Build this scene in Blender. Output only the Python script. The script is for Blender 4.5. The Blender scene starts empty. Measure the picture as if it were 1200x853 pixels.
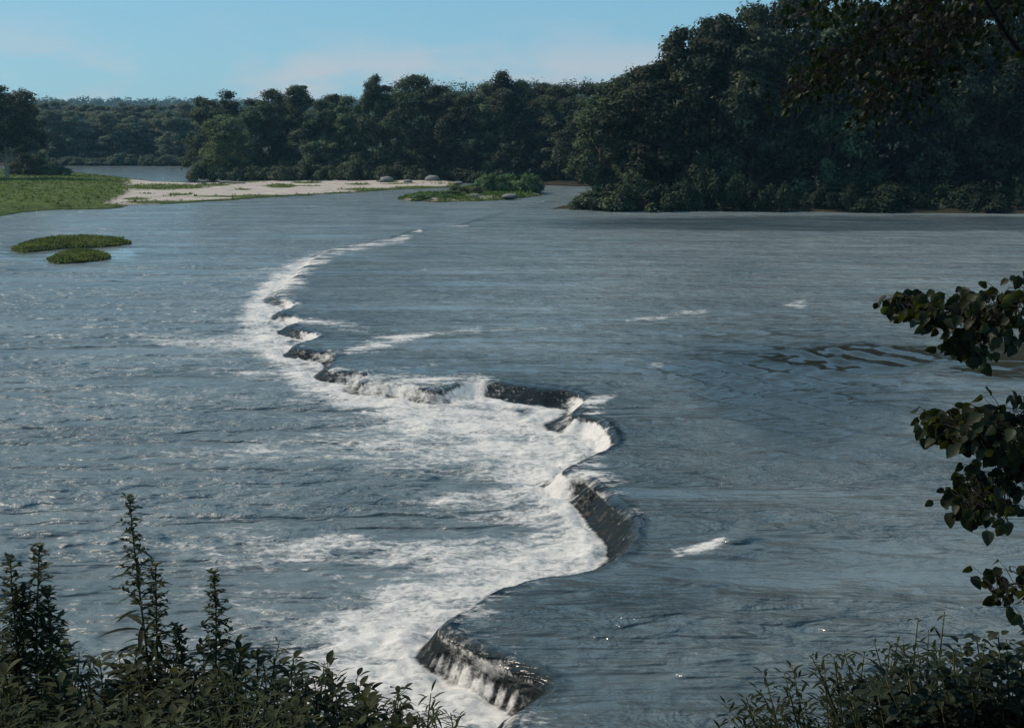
import bpy, math, random
import numpy as np
from mathutils import Vector, Matrix

R = math.radians
SC = bpy.context.scene
COL = SC.collection
rng = np.random.default_rng(11)
random.seed(5)

# ------------------------------------------------------------------ camera
F, CX, CY, PITCH, CAMZ = 1400.0, 600.0, 426.5, R(10.8), 10.0
cd = bpy.data.cameras.new('camera')
cam = bpy.data.objects.new('camera', cd)
COL.objects.link(cam)
cam.location = (0, 0, CAMZ)
cam.rotation_euler = (R(90) - PITCH, 0, 0)
cd.sensor_width = 36
cd.lens = F / 1200 * 36
cd.clip_start = 0.1
cd.clip_end = 20000
SC.camera = cam

# ------------------------------------------------------------------ light
SUN_AZ, SUN_EL = R(-72), R(43)          # azimuth left of the view direction (+Y), elevation
SC.view_settings.view_transform = 'Standard'
SC.view_settings.look = 'None'
SC.view_settings.exposure = 0.2
SC.view_settings.gamma = 1
w = bpy.data.worlds.new('World')
SC.world = w
w.use_nodes = True
nt = w.node_tree
nt.nodes.clear()
out = nt.nodes.new('ShaderNodeOutputWorld')
bg = nt.nodes.new('ShaderNodeBackground')
sky = nt.nodes.new('ShaderNodeTexSky')
sky.sky_type = 'NISHITA'
sky.sun_disc = False
sky.sun_elevation = SUN_EL
sky.sun_rotation = SUN_AZ
sky.altitude = 0
sky.air_density = 1.0
sky.dust_density = 0.3
sky.ozone_density = 2.0
tint = nt.nodes.new('ShaderNodeMix')
tint.data_type = 'RGBA'
tint.blend_type = 'MULTIPLY'
tint.inputs[0].default_value = 1
tint.inputs[7].default_value = (0.80, 1.0, 1.03, 1)
nt.links.new(sky.outputs[0], tint.inputs[6])
flat = nt.nodes.new('ShaderNodeMix')          # thin even veil of high haze over the blue
flat.data_type = 'RGBA'
flat.inputs[0].default_value = 0.72
flat.inputs[7].default_value = (1.32, 2.95, 4.22, 1)
nt.links.new(tint.outputs[2], flat.inputs[6])
# a few low warm clouds just over the woods
tcw = nt.nodes.new('ShaderNodeTexCoord')
mpw = nt.nodes.new('ShaderNodeMapping'); mpw.inputs[3].default_value = (9, 9, 26)
nzw = nt.nodes.new('ShaderNodeTexNoise'); nzw.inputs['Scale'].default_value = 1.0; nzw.inputs['Detail'].default_value = 4
sxw = nt.nodes.new('ShaderNodeSeparateXYZ')
r1 = nt.nodes.new('ShaderNodeMapRange'); r1.interpolation_type = 'SMOOTHSTEP'
for i_, v_ in ((1, 0.025), (2, 0.105), (3, 1.0), (4, 0.0)): r1.inputs[i_].default_value = v_
r2 = nt.nodes.new('ShaderNodeMapRange'); r2.interpolation_type = 'SMOOTHSTEP'
for i_, v_ in ((1, 0.42), (2, 0.66), (3, 0.0), (4, 0.8)): r2.inputs[i_].default_value = v_
mw = nt.nodes.new('ShaderNodeMath'); mw.operation = 'MULTIPLY'
cl = nt.nodes.new('ShaderNodeMix'); cl.data_type = 'RGBA'
cl.inputs[7].default_value = (4.5, 4.2, 4.3, 1)
nt.links.new(tcw.outputs['Generated'], mpw.inputs[0]); nt.links.new(mpw.outputs[0], nzw.inputs['Vector'])
nt.links.new(tcw.outputs['Generated'], sxw.inputs[0]); nt.links.new(sxw.outputs['Z'], r1.inputs[0])
nt.links.new(nzw.outputs[0], r2.inputs[0]); nt.links.new(r1.outputs[0], mw.inputs[0]); nt.links.new(r2.outputs[0], mw.inputs[1])
nt.links.new(mw.outputs[0], cl.inputs[0]); nt.links.new(flat.outputs[2], cl.inputs[6])
nt.links.new(cl.outputs[2], bg.inputs[0])
bg.inputs[1].default_value = 0.12
nt.links.new(bg.outputs[0], out.inputs[0])
sl = bpy.data.lights.new('sun', 'SUN')
sl.energy = 3.6
sl.angle = R(0.5)
sl.color = (1.0, 0.87, 0.71)
sun = bpy.data.objects.new('sun', sl)
COL.objects.link(sun)
sdir = Vector((math.sin(SUN_AZ) * math.cos(SUN_EL), math.cos(SUN_AZ) * math.cos(SUN_EL), math.sin(SUN_EL)))
sun.rotation_euler = sdir.to_track_quat('Z', 'Y').to_euler()
sun.location = (-60, 40, 80)

# ------------------------------------------------------------------ projection helpers (photo pixels 1200 x 853)
cp, sp = math.cos(PITCH), math.sin(PITCH)
def ray(px, py):
    u, v = (px - CX) / F, (CY - py) / F
    return np.array([u, cp + v * sp, -sp + v * cp])
def on_z(px, py, z=0.0):
    d = ray(px, py)
    k = (z - CAMZ) / d[2]
    return np.array([d[0] * k, d[1] * k, z])
def on_y(px, py, y):
    d = ray(px, py)
    k = y / d[1]
    return np.array([d[0] * k, y, CAMZ + d[2] * k])
def project(x, y, z):
    zz = z - CAMZ
    dep = y * cp - zz * sp
    return CX + F * x / dep, CY - F * (y * sp + zz * cp) / dep
def smooth(a, b, x):
    t = np.clip((x - a) / (b - a), 0, 1)
    return t * t * (3 - 2 * t)

# ------------------------------------------------------------------ noise
_perm = np.random.default_rng(3).permutation(256)
_perm = np.concatenate([_perm, _perm])
_ga = np.random.default_rng(4).uniform(0, 2 * np.pi, 256)
_gx, _gy = np.cos(_ga), np.sin(_ga)
def perlin(x, y):
    x = np.asarray(x, float); y = np.asarray(y, float)
    xi, yi = np.floor(x).astype(int), np.floor(y).astype(int)
    xf, yf = x - xi, y - yi
    xi &= 255; yi &= 255
    u = xf * xf * xf * (xf * (xf * 6 - 15) + 10)
    v = yf * yf * yf * (yf * (yf * 6 - 15) + 10)
    def g(ix, iy, fx, fy):
        h = _perm[_perm[ix & 255] + (iy & 255)]
        return _gx[h] * fx + _gy[h] * fy
    n00 = g(xi, yi, xf, yf); n10 = g(xi + 1, yi, xf - 1, yf)
    n01 = g(xi, yi + 1, xf, yf - 1); n11 = g(xi + 1, yi + 1, xf - 1, yf - 1)
    a = n00 + u * (n10 - n00); b = n01 + u * (n11 - n01)
    return 1.4 * (a + v * (b - a))
def fbm(x, y, o=4, gain=0.5):
    s, a, t = 0, 1, 0
    for i in range(o):
        s = s + a * perlin(x * 2 ** i + 17.3 * i, y * 2 ** i - 9.1 * i)
        t += a
        a *= gain
    return s / t

# ------------------------------------------------------------------ object helpers
def tag(o, label=None, cat=None, group=None, kind=None):
    if label: o['label'] = label
    if cat: o['category'] = cat
    if group: o['group'] = group
    if kind: o['kind'] = kind
    return o
def empty(name, loc, label=None, cat=None, group=None):
    o = bpy.data.objects.new(name, None)
    COL.objects.link(o)
    o.location = loc
    o.empty_display_size = 0.3
    return tag(o, label, cat, group)
def link(name, me, parent=None, kind=None):
    o = bpy.data.objects.new(name, me)
    COL.objects.link(o)
    if parent: o.parent = parent
    if kind: o['kind'] = kind
    return o
def mesh_np(name, v, quads=None, tris=None, mat=None, smooth_=False):
    me = bpy.data.meshes.new(name)
    v = np.asarray(v, np.float32)
    nq = 0 if quads is None else len(quads)
    ntr = 0 if tris is None else len(tris)
    loops = np.concatenate([np.asarray(a, np.int32).ravel() for a in (quads, tris) if a is not None and len(a)])
    starts = np.concatenate([np.arange(nq) * 4, nq * 4 + np.arange(ntr) * 3]).astype(np.int32)
    me.vertices.add(len(v)); me.vertices.foreach_set('co', v.ravel())
    me.loops.add(len(loops)); me.loops.foreach_set('vertex_index', loops)
    me.polygons.add(nq + ntr); me.polygons.foreach_set('loop_start', starts)
    if smooth_: me.polygons.foreach_set('use_smooth', np.ones(nq + ntr, bool))
    me.update(calc_edges=True)
    me.validate()
    if mat: me.materials.append(mat)
    return me
class MB:
    def __init__(s): s.v, s.q, s.t, s.n = [], [], [], 0
    def add(s, v, q=None, t=None):
        s.v.append(np.asarray(v, float))
        if q is not None and len(q): s.q.append(np.asarray(q, int) + s.n)
        if t is not None and len(t): s.t.append(np.asarray(t, int) + s.n)
        s.n += len(v)
    def tube(s, pts, rad, sides=5):
        pts = np.asarray(pts, float); n = len(pts)
        rad = np.broadcast_to(rad, (n,))
        tan = np.gradient(pts, axis=0)
        tan /= np.linalg.norm(tan, axis=1)[:, None] + 1e-9
        ref = np.array([0, 0, 1.0]) if abs(tan[:, 2]).mean() < 0.8 else np.array([1.0, 0, 0])
        a = np.cross(tan, ref); a /= np.linalg.norm(a, axis=1)[:, None] + 1e-9
        b = np.cross(tan, a)
        ph = np.arange(sides) * 2 * np.pi / sides
        v = pts[:, None] + rad[:, None, None] * (np.cos(ph)[None, :, None] * a[:, None] + np.sin(ph)[None, :, None] * b[:, None])
        i = np.arange(n - 1)[:, None] * sides; j = np.arange(sides)[None]; k = (j + 1) % sides
        q = np.stack([i + j, i + k, i + sides + k, i + sides + j], -1).reshape(-1, 4)
        top = [[(n - 1) * sides, (n - 1) * sides + m, (n - 1) * sides + m + 1] for m in range(1, sides - 1)]
        s.add(v.reshape(-1, 3), q, top)
    def mesh(s, name, mat, smooth_=False):
        return mesh_np(name, np.concatenate(s.v), np.concatenate(s.q) if s.q else None, np.concatenate(s.t) if s.t else None, mat, smooth_)
def grid_quads(nr, nc):
    i = np.arange(nr - 1)[:, None] * nc; j = np.arange(nc - 1)[None]
    return np.stack([i + j, i + j + 1, i + nc + j + 1, i + nc + j], -1).reshape(-1, 4)
def seg_dist(x, y, P, closed=False):
    """distance to a polyline, arc length of the nearest point"""
    best = np.full(x.shape, 1e18); arc = np.zeros(x.shape); L = 0
    n = len(P)
    for i in range(n if closed else n - 1):
        a, b = P[i], P[(i + 1) % n]
        d = b - a; l2 = float(d @ d) + 1e-12
        t = np.clip(((x - a[0]) * d[0] + (y - a[1]) * d[1]) / l2, 0, 1)
        q = (x - a[0] - t * d[0]) ** 2 + (y - a[1] - t * d[1]) ** 2
        m = q < best
        best = np.where(m, q, best); arc = np.where(m, L + t * math.sqrt(l2), arc)
        L += math.sqrt(l2)
    return np.sqrt(best), arc
def inside(x, y, P):
    c = np.zeros(x.shape, bool); n = len(P)
    for i in range(n):
        x1, y1 = P[i]; x2, y2 = P[(i + 1) % n]
        if y1 == y2: continue
        c ^= ((y1 > y) != (y2 > y)) & (x < (x2 - x1) * (y - y1) / (y2 - y1) + x1)
    return c
def fattr(me, name, val):
    a = me.attributes.new(name, 'FLOAT', 'POINT')
    a.data.foreach_set('value', np.asarray(val, np.float32).ravel())

# ------------------------------------------------------------------ materials
class NT:
    def __init__(s, name):
        s.m = bpy.data.materials.new(name); s.m.use_nodes = True
        s.t = s.m.node_tree; s.t.nodes.clear()
        s.out = s.t.nodes.new('ShaderNodeOutputMaterial')
    def n(s, typ, **kw):
        nd = s.t.nodes.new('ShaderNode' + typ)
        for k, v in kw.items():
            if k[0] == 'i' and k[1:].isdigit(): s.put(nd.inputs[int(k[1:])], v)
            else: setattr(nd, k, v)
        return nd
    def put(s, sock, v):
        if isinstance(v, bpy.types.NodeSocket): s.t.links.new(v, sock)
        elif isinstance(v, bpy.types.Node): s.t.links.new(v.outputs[0], sock)
        else: sock.default_value = v
    def math(s, op, a, b=0.0, c=0.0, clamp=False):
        nd = s.n('Math', operation=op, use_clamp=clamp)
        for i, v in enumerate((a, b, c)): s.put(nd.inputs[i], v)
        return nd.outputs[0]
    def mix(s, f, a, b, blend='MIX'):
        nd = s.n('Mix', data_type='RGBA', blend_type=blend)
        s.put(nd.inputs[0], f); s.put(nd.inputs[6], a); s.put(nd.inputs[7], b)
        return nd.outputs[2]
    def ramp(s, f, stops):
        nd = s.n('ValToRGB'); e = nd.color_ramp.elements
        while len(e) < len(stops): e.new(0.5)
        for el, (p, c) in zip(e, stops):
            el.position = p; el.color = c if len(c) == 4 else (*c, 1)
        s.put(nd.inputs[0], f)
        return nd.outputs[0]
    def range(s, f, a, b, c=0.0, d=1.0, typ='SMOOTHSTEP'):
        nd = s.n('MapRange', interpolation_type=typ)
        for i, v in enumerate((f, a, b, c, d)): s.put(nd.inputs[i], v)
        return nd.outputs[0]
    def coords(s, scale, kind='Object', rot=0):
        tc = s.n('TexCoord')
        mp = s.n('Mapping')
        s.put(mp.inputs[0], tc.outputs[kind]); mp.inputs[3].default_value = scale
        mp.inputs[2].default_value = (0, 0, rot)
        return mp.outputs[0]
    def noise(s, vec, scale, detail=3.0, rough=0.5, dist=0.0):
        nd = s.n('TexNoise'); s.put(nd.inputs['Vector'], vec)
        nd.inputs['Scale'].default_value = scale; nd.inputs['Detail'].default_value = detail
        nd.inputs['Roughness'].default_value = rough; nd.inputs['Distortion'].default_value = dist
        return nd.outputs[0]
    def attr(s, name):
        return s.n('Attribute', attribute_name=name).outputs['Fac']

def leaf_material(name, base, trans=0.3, rough=0.6, spread=0.5, tcol=None, spec=0.08):
    m = NT(name)
    rpi = m.n('NewGeometry').outputs['Random Per Island']
    oi = m.n('ObjectInfo')
    v = m.range(rpi, 0, 1, 1 - spread, 1 + spread, 'LINEAR')
    col = m.mix(1.0, (*base, 1), oi.outputs['Color'], 'MULTIPLY')
    big = m.noise(m.coords((1, 1, 1)), 0.35, 2.0)
    v = m.math('MULTIPLY', v, m.range(big, 0.3, 0.7, 0.65, 1.35))
    hs = m.n('HueSaturation')
    m.put(hs.inputs['Value'], v); m.put(hs.inputs['Color'], col)
    m.put(hs.inputs['Hue'], m.range(oi.outputs['Random'], 0, 1, 0.48, 0.52, 'LINEAR'))
    pb = m.n('BsdfPrincipled')
    m.put(pb.inputs['Base Color'], hs.outputs[0])
    pb.inputs['Roughness'].default_value = rough
    pb.inputs['Specular IOR Level'].default_value = spec
    tr = m.n('BsdfTranslucent')
    m.put(tr.inputs[0], m.mix(1.0, hs.outputs[0], (*(tcol or (1.5, 1.6, 0.5)), 1), 'MULTIPLY'))
    ms = m.n('MixShader', i0=trans)
    m.put(ms.inputs[1], pb.outputs[0]); m.put(ms.inputs[2], tr.outputs[0])
    m.put(m.out.inputs[0], ms.outputs[0])
    return m.m
def bark_material(name, a, b, scale=6):
    m = NT(name)
    n = m.noise(m.coords((1, 1, 0.25)), scale, 4.0)
    pb = m.n('BsdfPrincipled')
    m.put(pb.inputs['Base Color'], m.ramp(n, [(0.35, a), (0.65, b)]))
    pb.inputs['Roughness'].default_value = 0.85
    pb.inputs['Specular IOR Level'].default_value = 0.08
    bp = m.n('Bump'); bp.inputs['Strength'].default_value = 0.6; m.put(bp.inputs['Height'], n)
    m.put(pb.inputs['Normal'], bp.outputs[0])
    m.put(m.out.inputs[0], pb.outputs[0])
    return m.m

M_LEAF = leaf_material('forest_foliage', (0.055, 0.066, 0.042), 0.2)
M_LEAFN = leaf_material('weed_foliage', (0.038, 0.046, 0.022), 0.32, 0.6, 0.4, (2.4, 2.1, 0.4), 0.08)
M_ROUND = leaf_material('round_leaf_foliage', (0.036, 0.046, 0.024), 0.2, 0.5, 0.45, (3.2, 3.2, 0.5), 0.12)
M_GRASS = leaf_material('grass_blades', (0.085, 0.125, 0.035), 0.25, 0.6, 0.45)
M_BARK = bark_material('bark', (0.05, 0.04, 0.032), (0.14, 0.115, 0.09))
M_PALEBARK = bark_material('pale_bark', (0.22, 0.19, 0.15), (0.42, 0.37, 0.30))
M_TWIG = bark_material('dark_twig_bark', (0.010, 0.009, 0.008), (0.022, 0.019, 0.016), 20)
M_STEM = bark_material('weed_stem', (0.05, 0.055, 0.025), (0.09, 0.085, 0.04), 40)

def water_material():
    m = NT('river_water')
    foam, calm, face, slick = m.attr('foam'), m.attr('calm'), m.attr('face'), m.attr('slick')
    # fine relief
    v1 = m.coords((0.55, 1.0, 1.0), rot=R(8))
    n1 = m.noise(v1, 1.3, 4.0, 0.6, 0.6)
    n2 = m.noise(v1, 5.0, 3.0, 0.6, 0.3)
    n0 = m.noise(m.coords((0.35, 1.0, 1.0), rot=R(5)), 0.55, 3.0, 0.55, 1.2)
    h = m.math('ADD', m.math('MULTIPLY', n1, 0.85), m.math('MULTIPLY', n2, 0.22))
    h = m.math('ADD', h, m.math('MULTIPLY', n0, 1.5))
    band = m.noise(m.coords((0.05, 0.30, 1.0), rot=R(4)), 1.0, 4.0, 0.6, 0.5)
    h = m.math('MULTIPLY', h, m.range(band, 0.36, 0.64, 0.30, 1.5))
    h = m.math('MULTIPLY', h, m.math('SUBTRACT', 1.0, m.math('MULTIPLY', m.math('MAXIMUM', calm, m.math('MULTIPLY', slick, 0.8)), 0.97)))
    h = m.math('MULTIPLY', h, m.math('SUBTRACT', 1.0, m.math('MULTIPLY', face, 0.72)))
    bp = m.n('Bump'); bp.inputs['Strength'].default_value = 1.0; bp.inputs['Distance'].default_value = 0.36
    m.put(bp.inputs['Height'], h)
    # water body
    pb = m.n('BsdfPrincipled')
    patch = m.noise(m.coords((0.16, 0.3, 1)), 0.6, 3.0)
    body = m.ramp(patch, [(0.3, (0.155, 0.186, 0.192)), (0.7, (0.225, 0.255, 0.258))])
    body = m.mix(m.attr('dark_body'), body, m.ramp(patch, [(0.3, (0.055, 0.073, 0.080)), (0.7, (0.100, 0.124, 0.130))]))
    body = m.mix(m.attr('tree_reflection'), body, (0.042, 0.042, 0.030, 1))  # olive tone of the mirrored trees painted into the water body
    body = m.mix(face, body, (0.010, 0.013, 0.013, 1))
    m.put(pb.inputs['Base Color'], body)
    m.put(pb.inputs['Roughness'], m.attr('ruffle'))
    pb.inputs['IOR'].default_value = 1.33
    m.put(pb.inputs['Specular IOR Level'], m.math('SUBTRACT', 0.5, m.math('MULTIPLY', face, 0.36)))
    m.put(pb.inputs['Normal'], bp.outputs[0])
    # foam
    f1 = m.noise(m.coords((0.40, 1.0, 1.0), rot=R(6)), 2.4, 9.0, 0.74, 0.9)
    f2 = m.noise(m.coords((0.8, 1.0, 1.0)), 7.0, 5.0, 0.7, 0.5)
    k = m.math('ADD', m.math('MULTIPLY', f1, 0.62), m.math('MULTIPLY', f2, 0.38))
    kn = m.math('MULTIPLY', m.math('SUBTRACT', k, 0.5), m.math('SUBTRACT', 2.3, m.math('MULTIPLY', face, 0.9)))
    fm = m.range(m.math('ADD', foam, m.math('MULTIPLY', kn, m.range(foam, 0.0, 0.3, 0.0, 1.2))), 0.31, 0.88, 0.0, 1.0)
    fb = m.n('BsdfPrincipled')
    m.put(fb.inputs['Base Color'], m.ramp(f2, [(0.3, (0.50, 0.475, 0.45)), (0.62, (0.66, 0.62, 0.575))]))
    fb.inputs['Roughness'].default_value = 0.7
    fb.inputs['Specular IOR Level'].default_value = 0.2
    b2 = m.n('Bump'); b2.inputs['Strength'].default_value = 0.6; b2.inputs['Distance'].default_value = 0.16
    m.put(b2.inputs['Height'], k)
    m.put(fb.inputs['Normal'], b2.outputs[0])
    ms = m.n('MixShader')
    m.put(ms.inputs[0], fm); m.put(ms.inputs[1], pb.outputs[0]); m.put(ms.inputs[2], fb.outputs[0])
    m.put(m.out.inputs[0], ms.outputs[0])
    return m.m

def ground_material(name, stops, scale=0.5, rough=0.95, veg=None):
    m = NT(name)
    n = m.noise(m.coords((1, 1, 1)), scale, 6.0, 0.65)
    col = m.ramp(n, stops)
    n2 = m.noise(m.coords((1, 1, 1)), scale * 9, 4.0, 0.7)
    col = m.mix(0.7, col, m.ramp(n2, [(0.3, (0.55, 0.55, 0.55)), (0.7, (1.0, 1.0, 1.0))]), 'MULTIPLY')
    if veg:
        g = m.attr('veg')
        gm = m.range(m.math('ADD', g, m.math('MULTIPLY', m.math('SUBTRACT', n2, 0.5), 0.9)), 0.4, 0.6)
        col = m.mix(gm, col, m.ramp(n, veg))
    sz = m.n('SeparateXYZ'); m.put(sz.inputs[0], m.coords((1, 1, 1)))
    wet = m.range(m.math('ADD', sz.outputs[2], m.math('MULTIPLY', n2, 0.12)), 0.10, 0.26, 0.45, 1.0)
    col = m.mix(1.0, col, wet, 'MULTIPLY')        # damp margin at the waterline
    pb = m.n('BsdfPrincipled')
    m.put(pb.inputs['Base Color'], col)
    pb.inputs['Roughness'].default_value = rough
    pb.inputs['Specular IOR Level'].default_value = 0.06
    bp = m.n('Bump'); bp.inputs['Strength'].default_value = 0.7; bp.inputs['Distance'].default_value = 0.3
    m.put(bp.inputs['Height'], n2); m.put(pb.inputs['Normal'], bp.outputs[0])
    m.put(m.out.inputs[0], pb.outputs[0])
    return m.m
GRASSY = [(0.35, (0.045, 0.065, 0.020)), (0.6, (0.095, 0.125, 0.035))]
M_SAND = ground_material('sand_and_gravel', [(0.3, (0.40, 0.34, 0.29)), (0.7, (0.62, 0.53, 0.47))], 0.35, veg=GRASSY)
M_SOIL = ground_material('bank_soil', [(0.3, (0.030, 0.026, 0.018)), (0.7, (0.07, 0.06, 0.04))], 0.6)
M_TURF = ground_material('islet_turf', [(0.3, (0.035, 0.045, 0.020)), (0.7, (0.075, 0.095, 0.035))], 1.2)
M_BED = ground_material('river_bed', [(0.3, (0.05, 0.045, 0.035)), (0.7, (0.10, 0.09, 0.07))], 0.2)
M_HILL = ground_material('hill_ground', [(0.3, (0.025, 0.04, 0.02)), (0.7, (0.05, 0.075, 0.04))], 0.02)
M_ROCK = ground_material('boulder_stone', [(0.3, (0.22, 0.21, 0.20)), (0.7, (0.36, 0.35, 0.34))], 1.5)

# ------------------------------------------------------------------ river
def zup(y):
    return np.interp(y, [0, 22, 30, 45, 70, 100, 130, 165, 200], [0.85, 0.82, 0.70, 0.52, 0.40, 0.32, 0.24, 0.12, 0.0])
CREST = [(640, 236), (600, 245), (545, 263), (492, 267), (470, 276), (430, 284), (395, 290), (372, 298), (348, 320), (330, 336),
         (316, 347), (352, 355), (322, 365), (364, 373), (328, 381), (385, 391), (328, 406), (402, 413), (374, 433), (440, 437),
         (408, 446), (480, 451), (513, 459), (545, 447), (572, 446), (612, 452), (662, 456), (690, 465), (662, 486), (702, 489),
         (724, 519), (690, 530), (650, 551), (690, 560), (722, 590), (742, 612), (724, 648), (690, 667), (630, 674), (580, 686),
         (539, 708), (508, 731), (545, 752), (595, 775), (648, 796), (612, 818), (585, 845), (565, 880), (590, 930), (560, 980), (600, 1060)]
def crest_world():
    P = []
    for px, py in CREST:
        z = 0.8
        for _ in range(4):
            p = on_z(px, py, z); z = float(zup(p[1]))
        P.append(p[:2])
    # corner cutting once keeps the teeth but rounds them
    P = np.array(P)
    for c in (0.22, 0.25):
        Q = [P[0]]
        for a, b in zip(P[:-1], P[1:]):
            Q += [a * (1 - c) + b * c, a * c + b * (1 - c)]
        P = np.array(Q + [P[-1]])
    return P
FOAM = [  # (polyline of x, y, half width in photo pixels), strength
    ([(492, 270, 2), (470, 280, 4), (430, 288, 4), (395, 294, 5), (365, 304, 8), (335, 324, 13), (312, 347, 14), (300, 367, 14), (305, 387, 14), (330, 412, 12), (360, 437, 13), (410, 455, 15), (470, 472, 18), (530, 485, 24), (600, 512, 24), (650, 520, 18), (710, 524, 5)], 1.0),
    ([(350, 312, 10), (305, 316, 8), (270, 318, 3)], .45), ([(320, 340, 14), (285, 345, 8)], .5),
    ([(330, 398, 8), (230, 395, 8), (155, 387, 4)], .72), ([(360, 432, 8), (290, 430, 8), (215, 424, 4)], .58),
    ([(470, 478, 14), (390, 480, 8), (300, 478, 5), (240, 470, 3)], .55),
    ([(570, 502, 30), (450, 510, 20)], .92), ([(450, 510, 20), (350, 516, 14), (230, 520, 9), (170, 526, 4)], .66),
    ([(640, 535, 24), (600, 558, 18), (540, 571, 8), (470, 580, 4)], .9),
    ([(640, 520, 26), (660, 560, 28), (690, 596, 26), (700, 628, 22), (655, 648, 22), (600, 662, 20)], 1.0),
    ([(640, 600, 18), (570, 594, 7), (500, 597, 4)], .72),
    ([(640, 640, 25), (560, 645, 24), (470, 640, 18)], .95), ([(470, 640, 18), (380, 630, 18), (310, 622, 14), (260, 608, 8)], .72),
    ([(255, 640, 9), (240, 618, 6), (270, 590, 5), (340, 584, 6)], .5),
    ([(610, 666, 14), (540, 692, 22), (460, 702, 22)], 1.0), ([(460, 702, 22), (390, 715, 9), (330, 705, 5), (272, 691, 4)], .72),
    ([(510, 740, 36), (430, 742, 38)], .98), ([(430, 742, 38), (350, 746, 20), (305, 742, 10)], .72),
    ([(585, 830, 24), (540, 800, 45), (460, 792, 50), (380, 780, 40)], 1.0), ([(560, 860, 50), (440, 850, 50)], 1.0),
    ([(408, 412, 4), (440, 404, 6), (470, 397, 5), (510, 389, 3), (560, 386, 4)], .80), ([(575, 387, 2), (668, 381, 2)], .55),
    ([(735, 375, 2), (825, 366, 3)], .66), ([(920, 358, 2), (940, 357, 4)], .7), ([(690, 472, 6), (722, 461, 3)], .75),
    ([(640, 505, 8), (705, 480, 5)], .8), ([(790, 648, 4), (845, 641, 4)], .75), ([(505, 265.5, 1.2), (548, 264.5, 1.4)], .62),
    ([(400, 388, 3), (430, 386, 3)], .7), ([(440, 436, 5), (510, 427, 2)], .6), ([(345, 374, 5), (415, 381, 3)], .6),
    ([(470, 455, 14), (515, 446, 6), (548, 441, 4)], .8), ([(760, 428, 2), (775, 427, 3)], .6),
    ([(560, 455, 14), (590, 478, 12)], .95), ([(330, 356, 7), (300, 362, 12)], .95)]
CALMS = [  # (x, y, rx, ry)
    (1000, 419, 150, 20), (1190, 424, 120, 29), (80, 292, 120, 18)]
DARKGAP = [(500, 606, 105, 14), (450, 556, 150, 11), (330, 655, 150, 9), (380, 690, 60, 9), (350, 560, 200, 12)]
def build_river():
    # polar sheet centred under the camera: fine where it is near
    d = [11.0]
    while d[-1] < 900: d.append(d[-1] + max(0.045, min(d[-1] ** 2 / 9500, 0.0062 * d[-1])))
    d = np.array(d)
    a = np.concatenate([np.linspace(-50, -26, 40, endpoint=False), np.linspace(-26, 26, 680, endpoint=False), np.linspace(26, 50, 40)])
    a = np.radians(a)
    D, A = np.meshgrid(d, a, indexing='ij')
    x, y = D * np.sin(A), D * np.cos(A)
    P = crest_world()
    s, arc = seg_dist(x, y, P)
    poly = np.concatenate([P, [[60, 4], [500, 4], [500, 1200], [P[0][0] + 150, 1200]]])
    up = inside(x, y, poly)
    s = np.where(up, s, -s)
    s = s + 0.16 * fbm(arc * 0.9, s * 0.5, 3) * np.exp(-(s / 2.5) ** 2)
    zu = zup(y)
    run = 0.55 + 0.4 * (fbm(arc * 0.23, arc * 0 + 3.1, 2) + 0.4)
    px, py = project(x, y, np.where(up, zu, 0.3))
    run = run + 0.9 * np.exp(-(((px - 615) / 50) ** 2 + ((py - 470) / 32) ** 2)) + 0.15 * np.exp(-(((px - 705) / 40) ** 2 + ((py - 600) / 35) ** 2))
    run = run - 0.25 * np.exp(-(((px - 560) / 70) ** 2 + ((py - 790) / 45) ** 2))
    run = np.clip(run, 0.32, 3.5) * np.interp(y, [20, 60, 130], [0.85, 0.9, 1.6])
    t = np.clip(-s / run, 0, 1)
    drawdown = 0.16 * np.exp(-np.clip(s, 0, 99) / 1.1)
    prof = smooth(-0.45, 1.0, -s / run)
    z = zu * (1 - 0.35 * drawdown * (s > 0) * 0 - prof)
    # foam density
    foam = np.zeros_like(x)
    for line, k in FOAM:
        for (x1, y1, w1), (x2, y2, w2) in zip(line[:-1], line[1:]):
            dx, dy = x2 - x1, y2 - y1
            q = np.clip(((px - x1) * dx + (py - y1) * dy) / (dx * dx + dy * dy), 0, 1)
            wd = w1 + (w2 - w1) * q
            kk = k * (0.45 + 0.55 * np.sqrt(wd / max(p_[2] for p_ in line)))
            r = np.hypot((px - x1 - q * dx) * 0.75, py - y1 - q * dy) / (1.15 * wd)
            foam = np.maximum(foam, kk * (0.72 * (1 - smooth(0.1, 1.9, r)) + 0.28 * (1 - smooth(0.6, 3.6, r))))
    streak = fbm(x * 0.16 + 0.05 * y, y * 0.55, 4, 0.6)
    swirl = fbm(x * 0.5 + 1.5 * fbm(x * 0.2, y * 0.2, 2), y * 0.5 + 1.5 * fbm(y * 0.2 + 9, x * 0.2, 2), 3)
    gap = np.zeros_like(x)
    for gx, gy, rx, ry in DARKGAP:
        gap = np.maximum(gap, 1 - smooth(0.5, 1.2, np.hypot((px - gx) / rx, (py - gy) / ry)))
    low = s < 0
    foam = np.where(low, foam * (0.74 + 0.26 * np.exp(np.minimum(s, 0) / 3.5)), foam)
    foam = np.where(low, foam * (1 - 0.75 * gap), foam)
    fine = fbm(x * 0.55 + 0.2 * y, y * 1.7, 4, 0.65)
    foam = np.where(low, foam * (0.94 + 1.2 * streak * (1.2 - foam) + 0.7 * swirl * (1.25 - foam) + 0.5 * fine * (1.2 - foam)), foam * (0.72 + 1.3 * streak + 0.8 * fine))
    # spill of foam along the whole foot and loose flecks over the lower pool
    foot = np.exp(-((-s - run) / (0.9 + 0.6 * swirl)) ** 2) * low * np.interp(y, [20, 80, 100, 120, 135], [0.9, 0.75, 0.45, 0.25, 0.0])
    foam = np.maximum(foam, foot)
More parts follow.
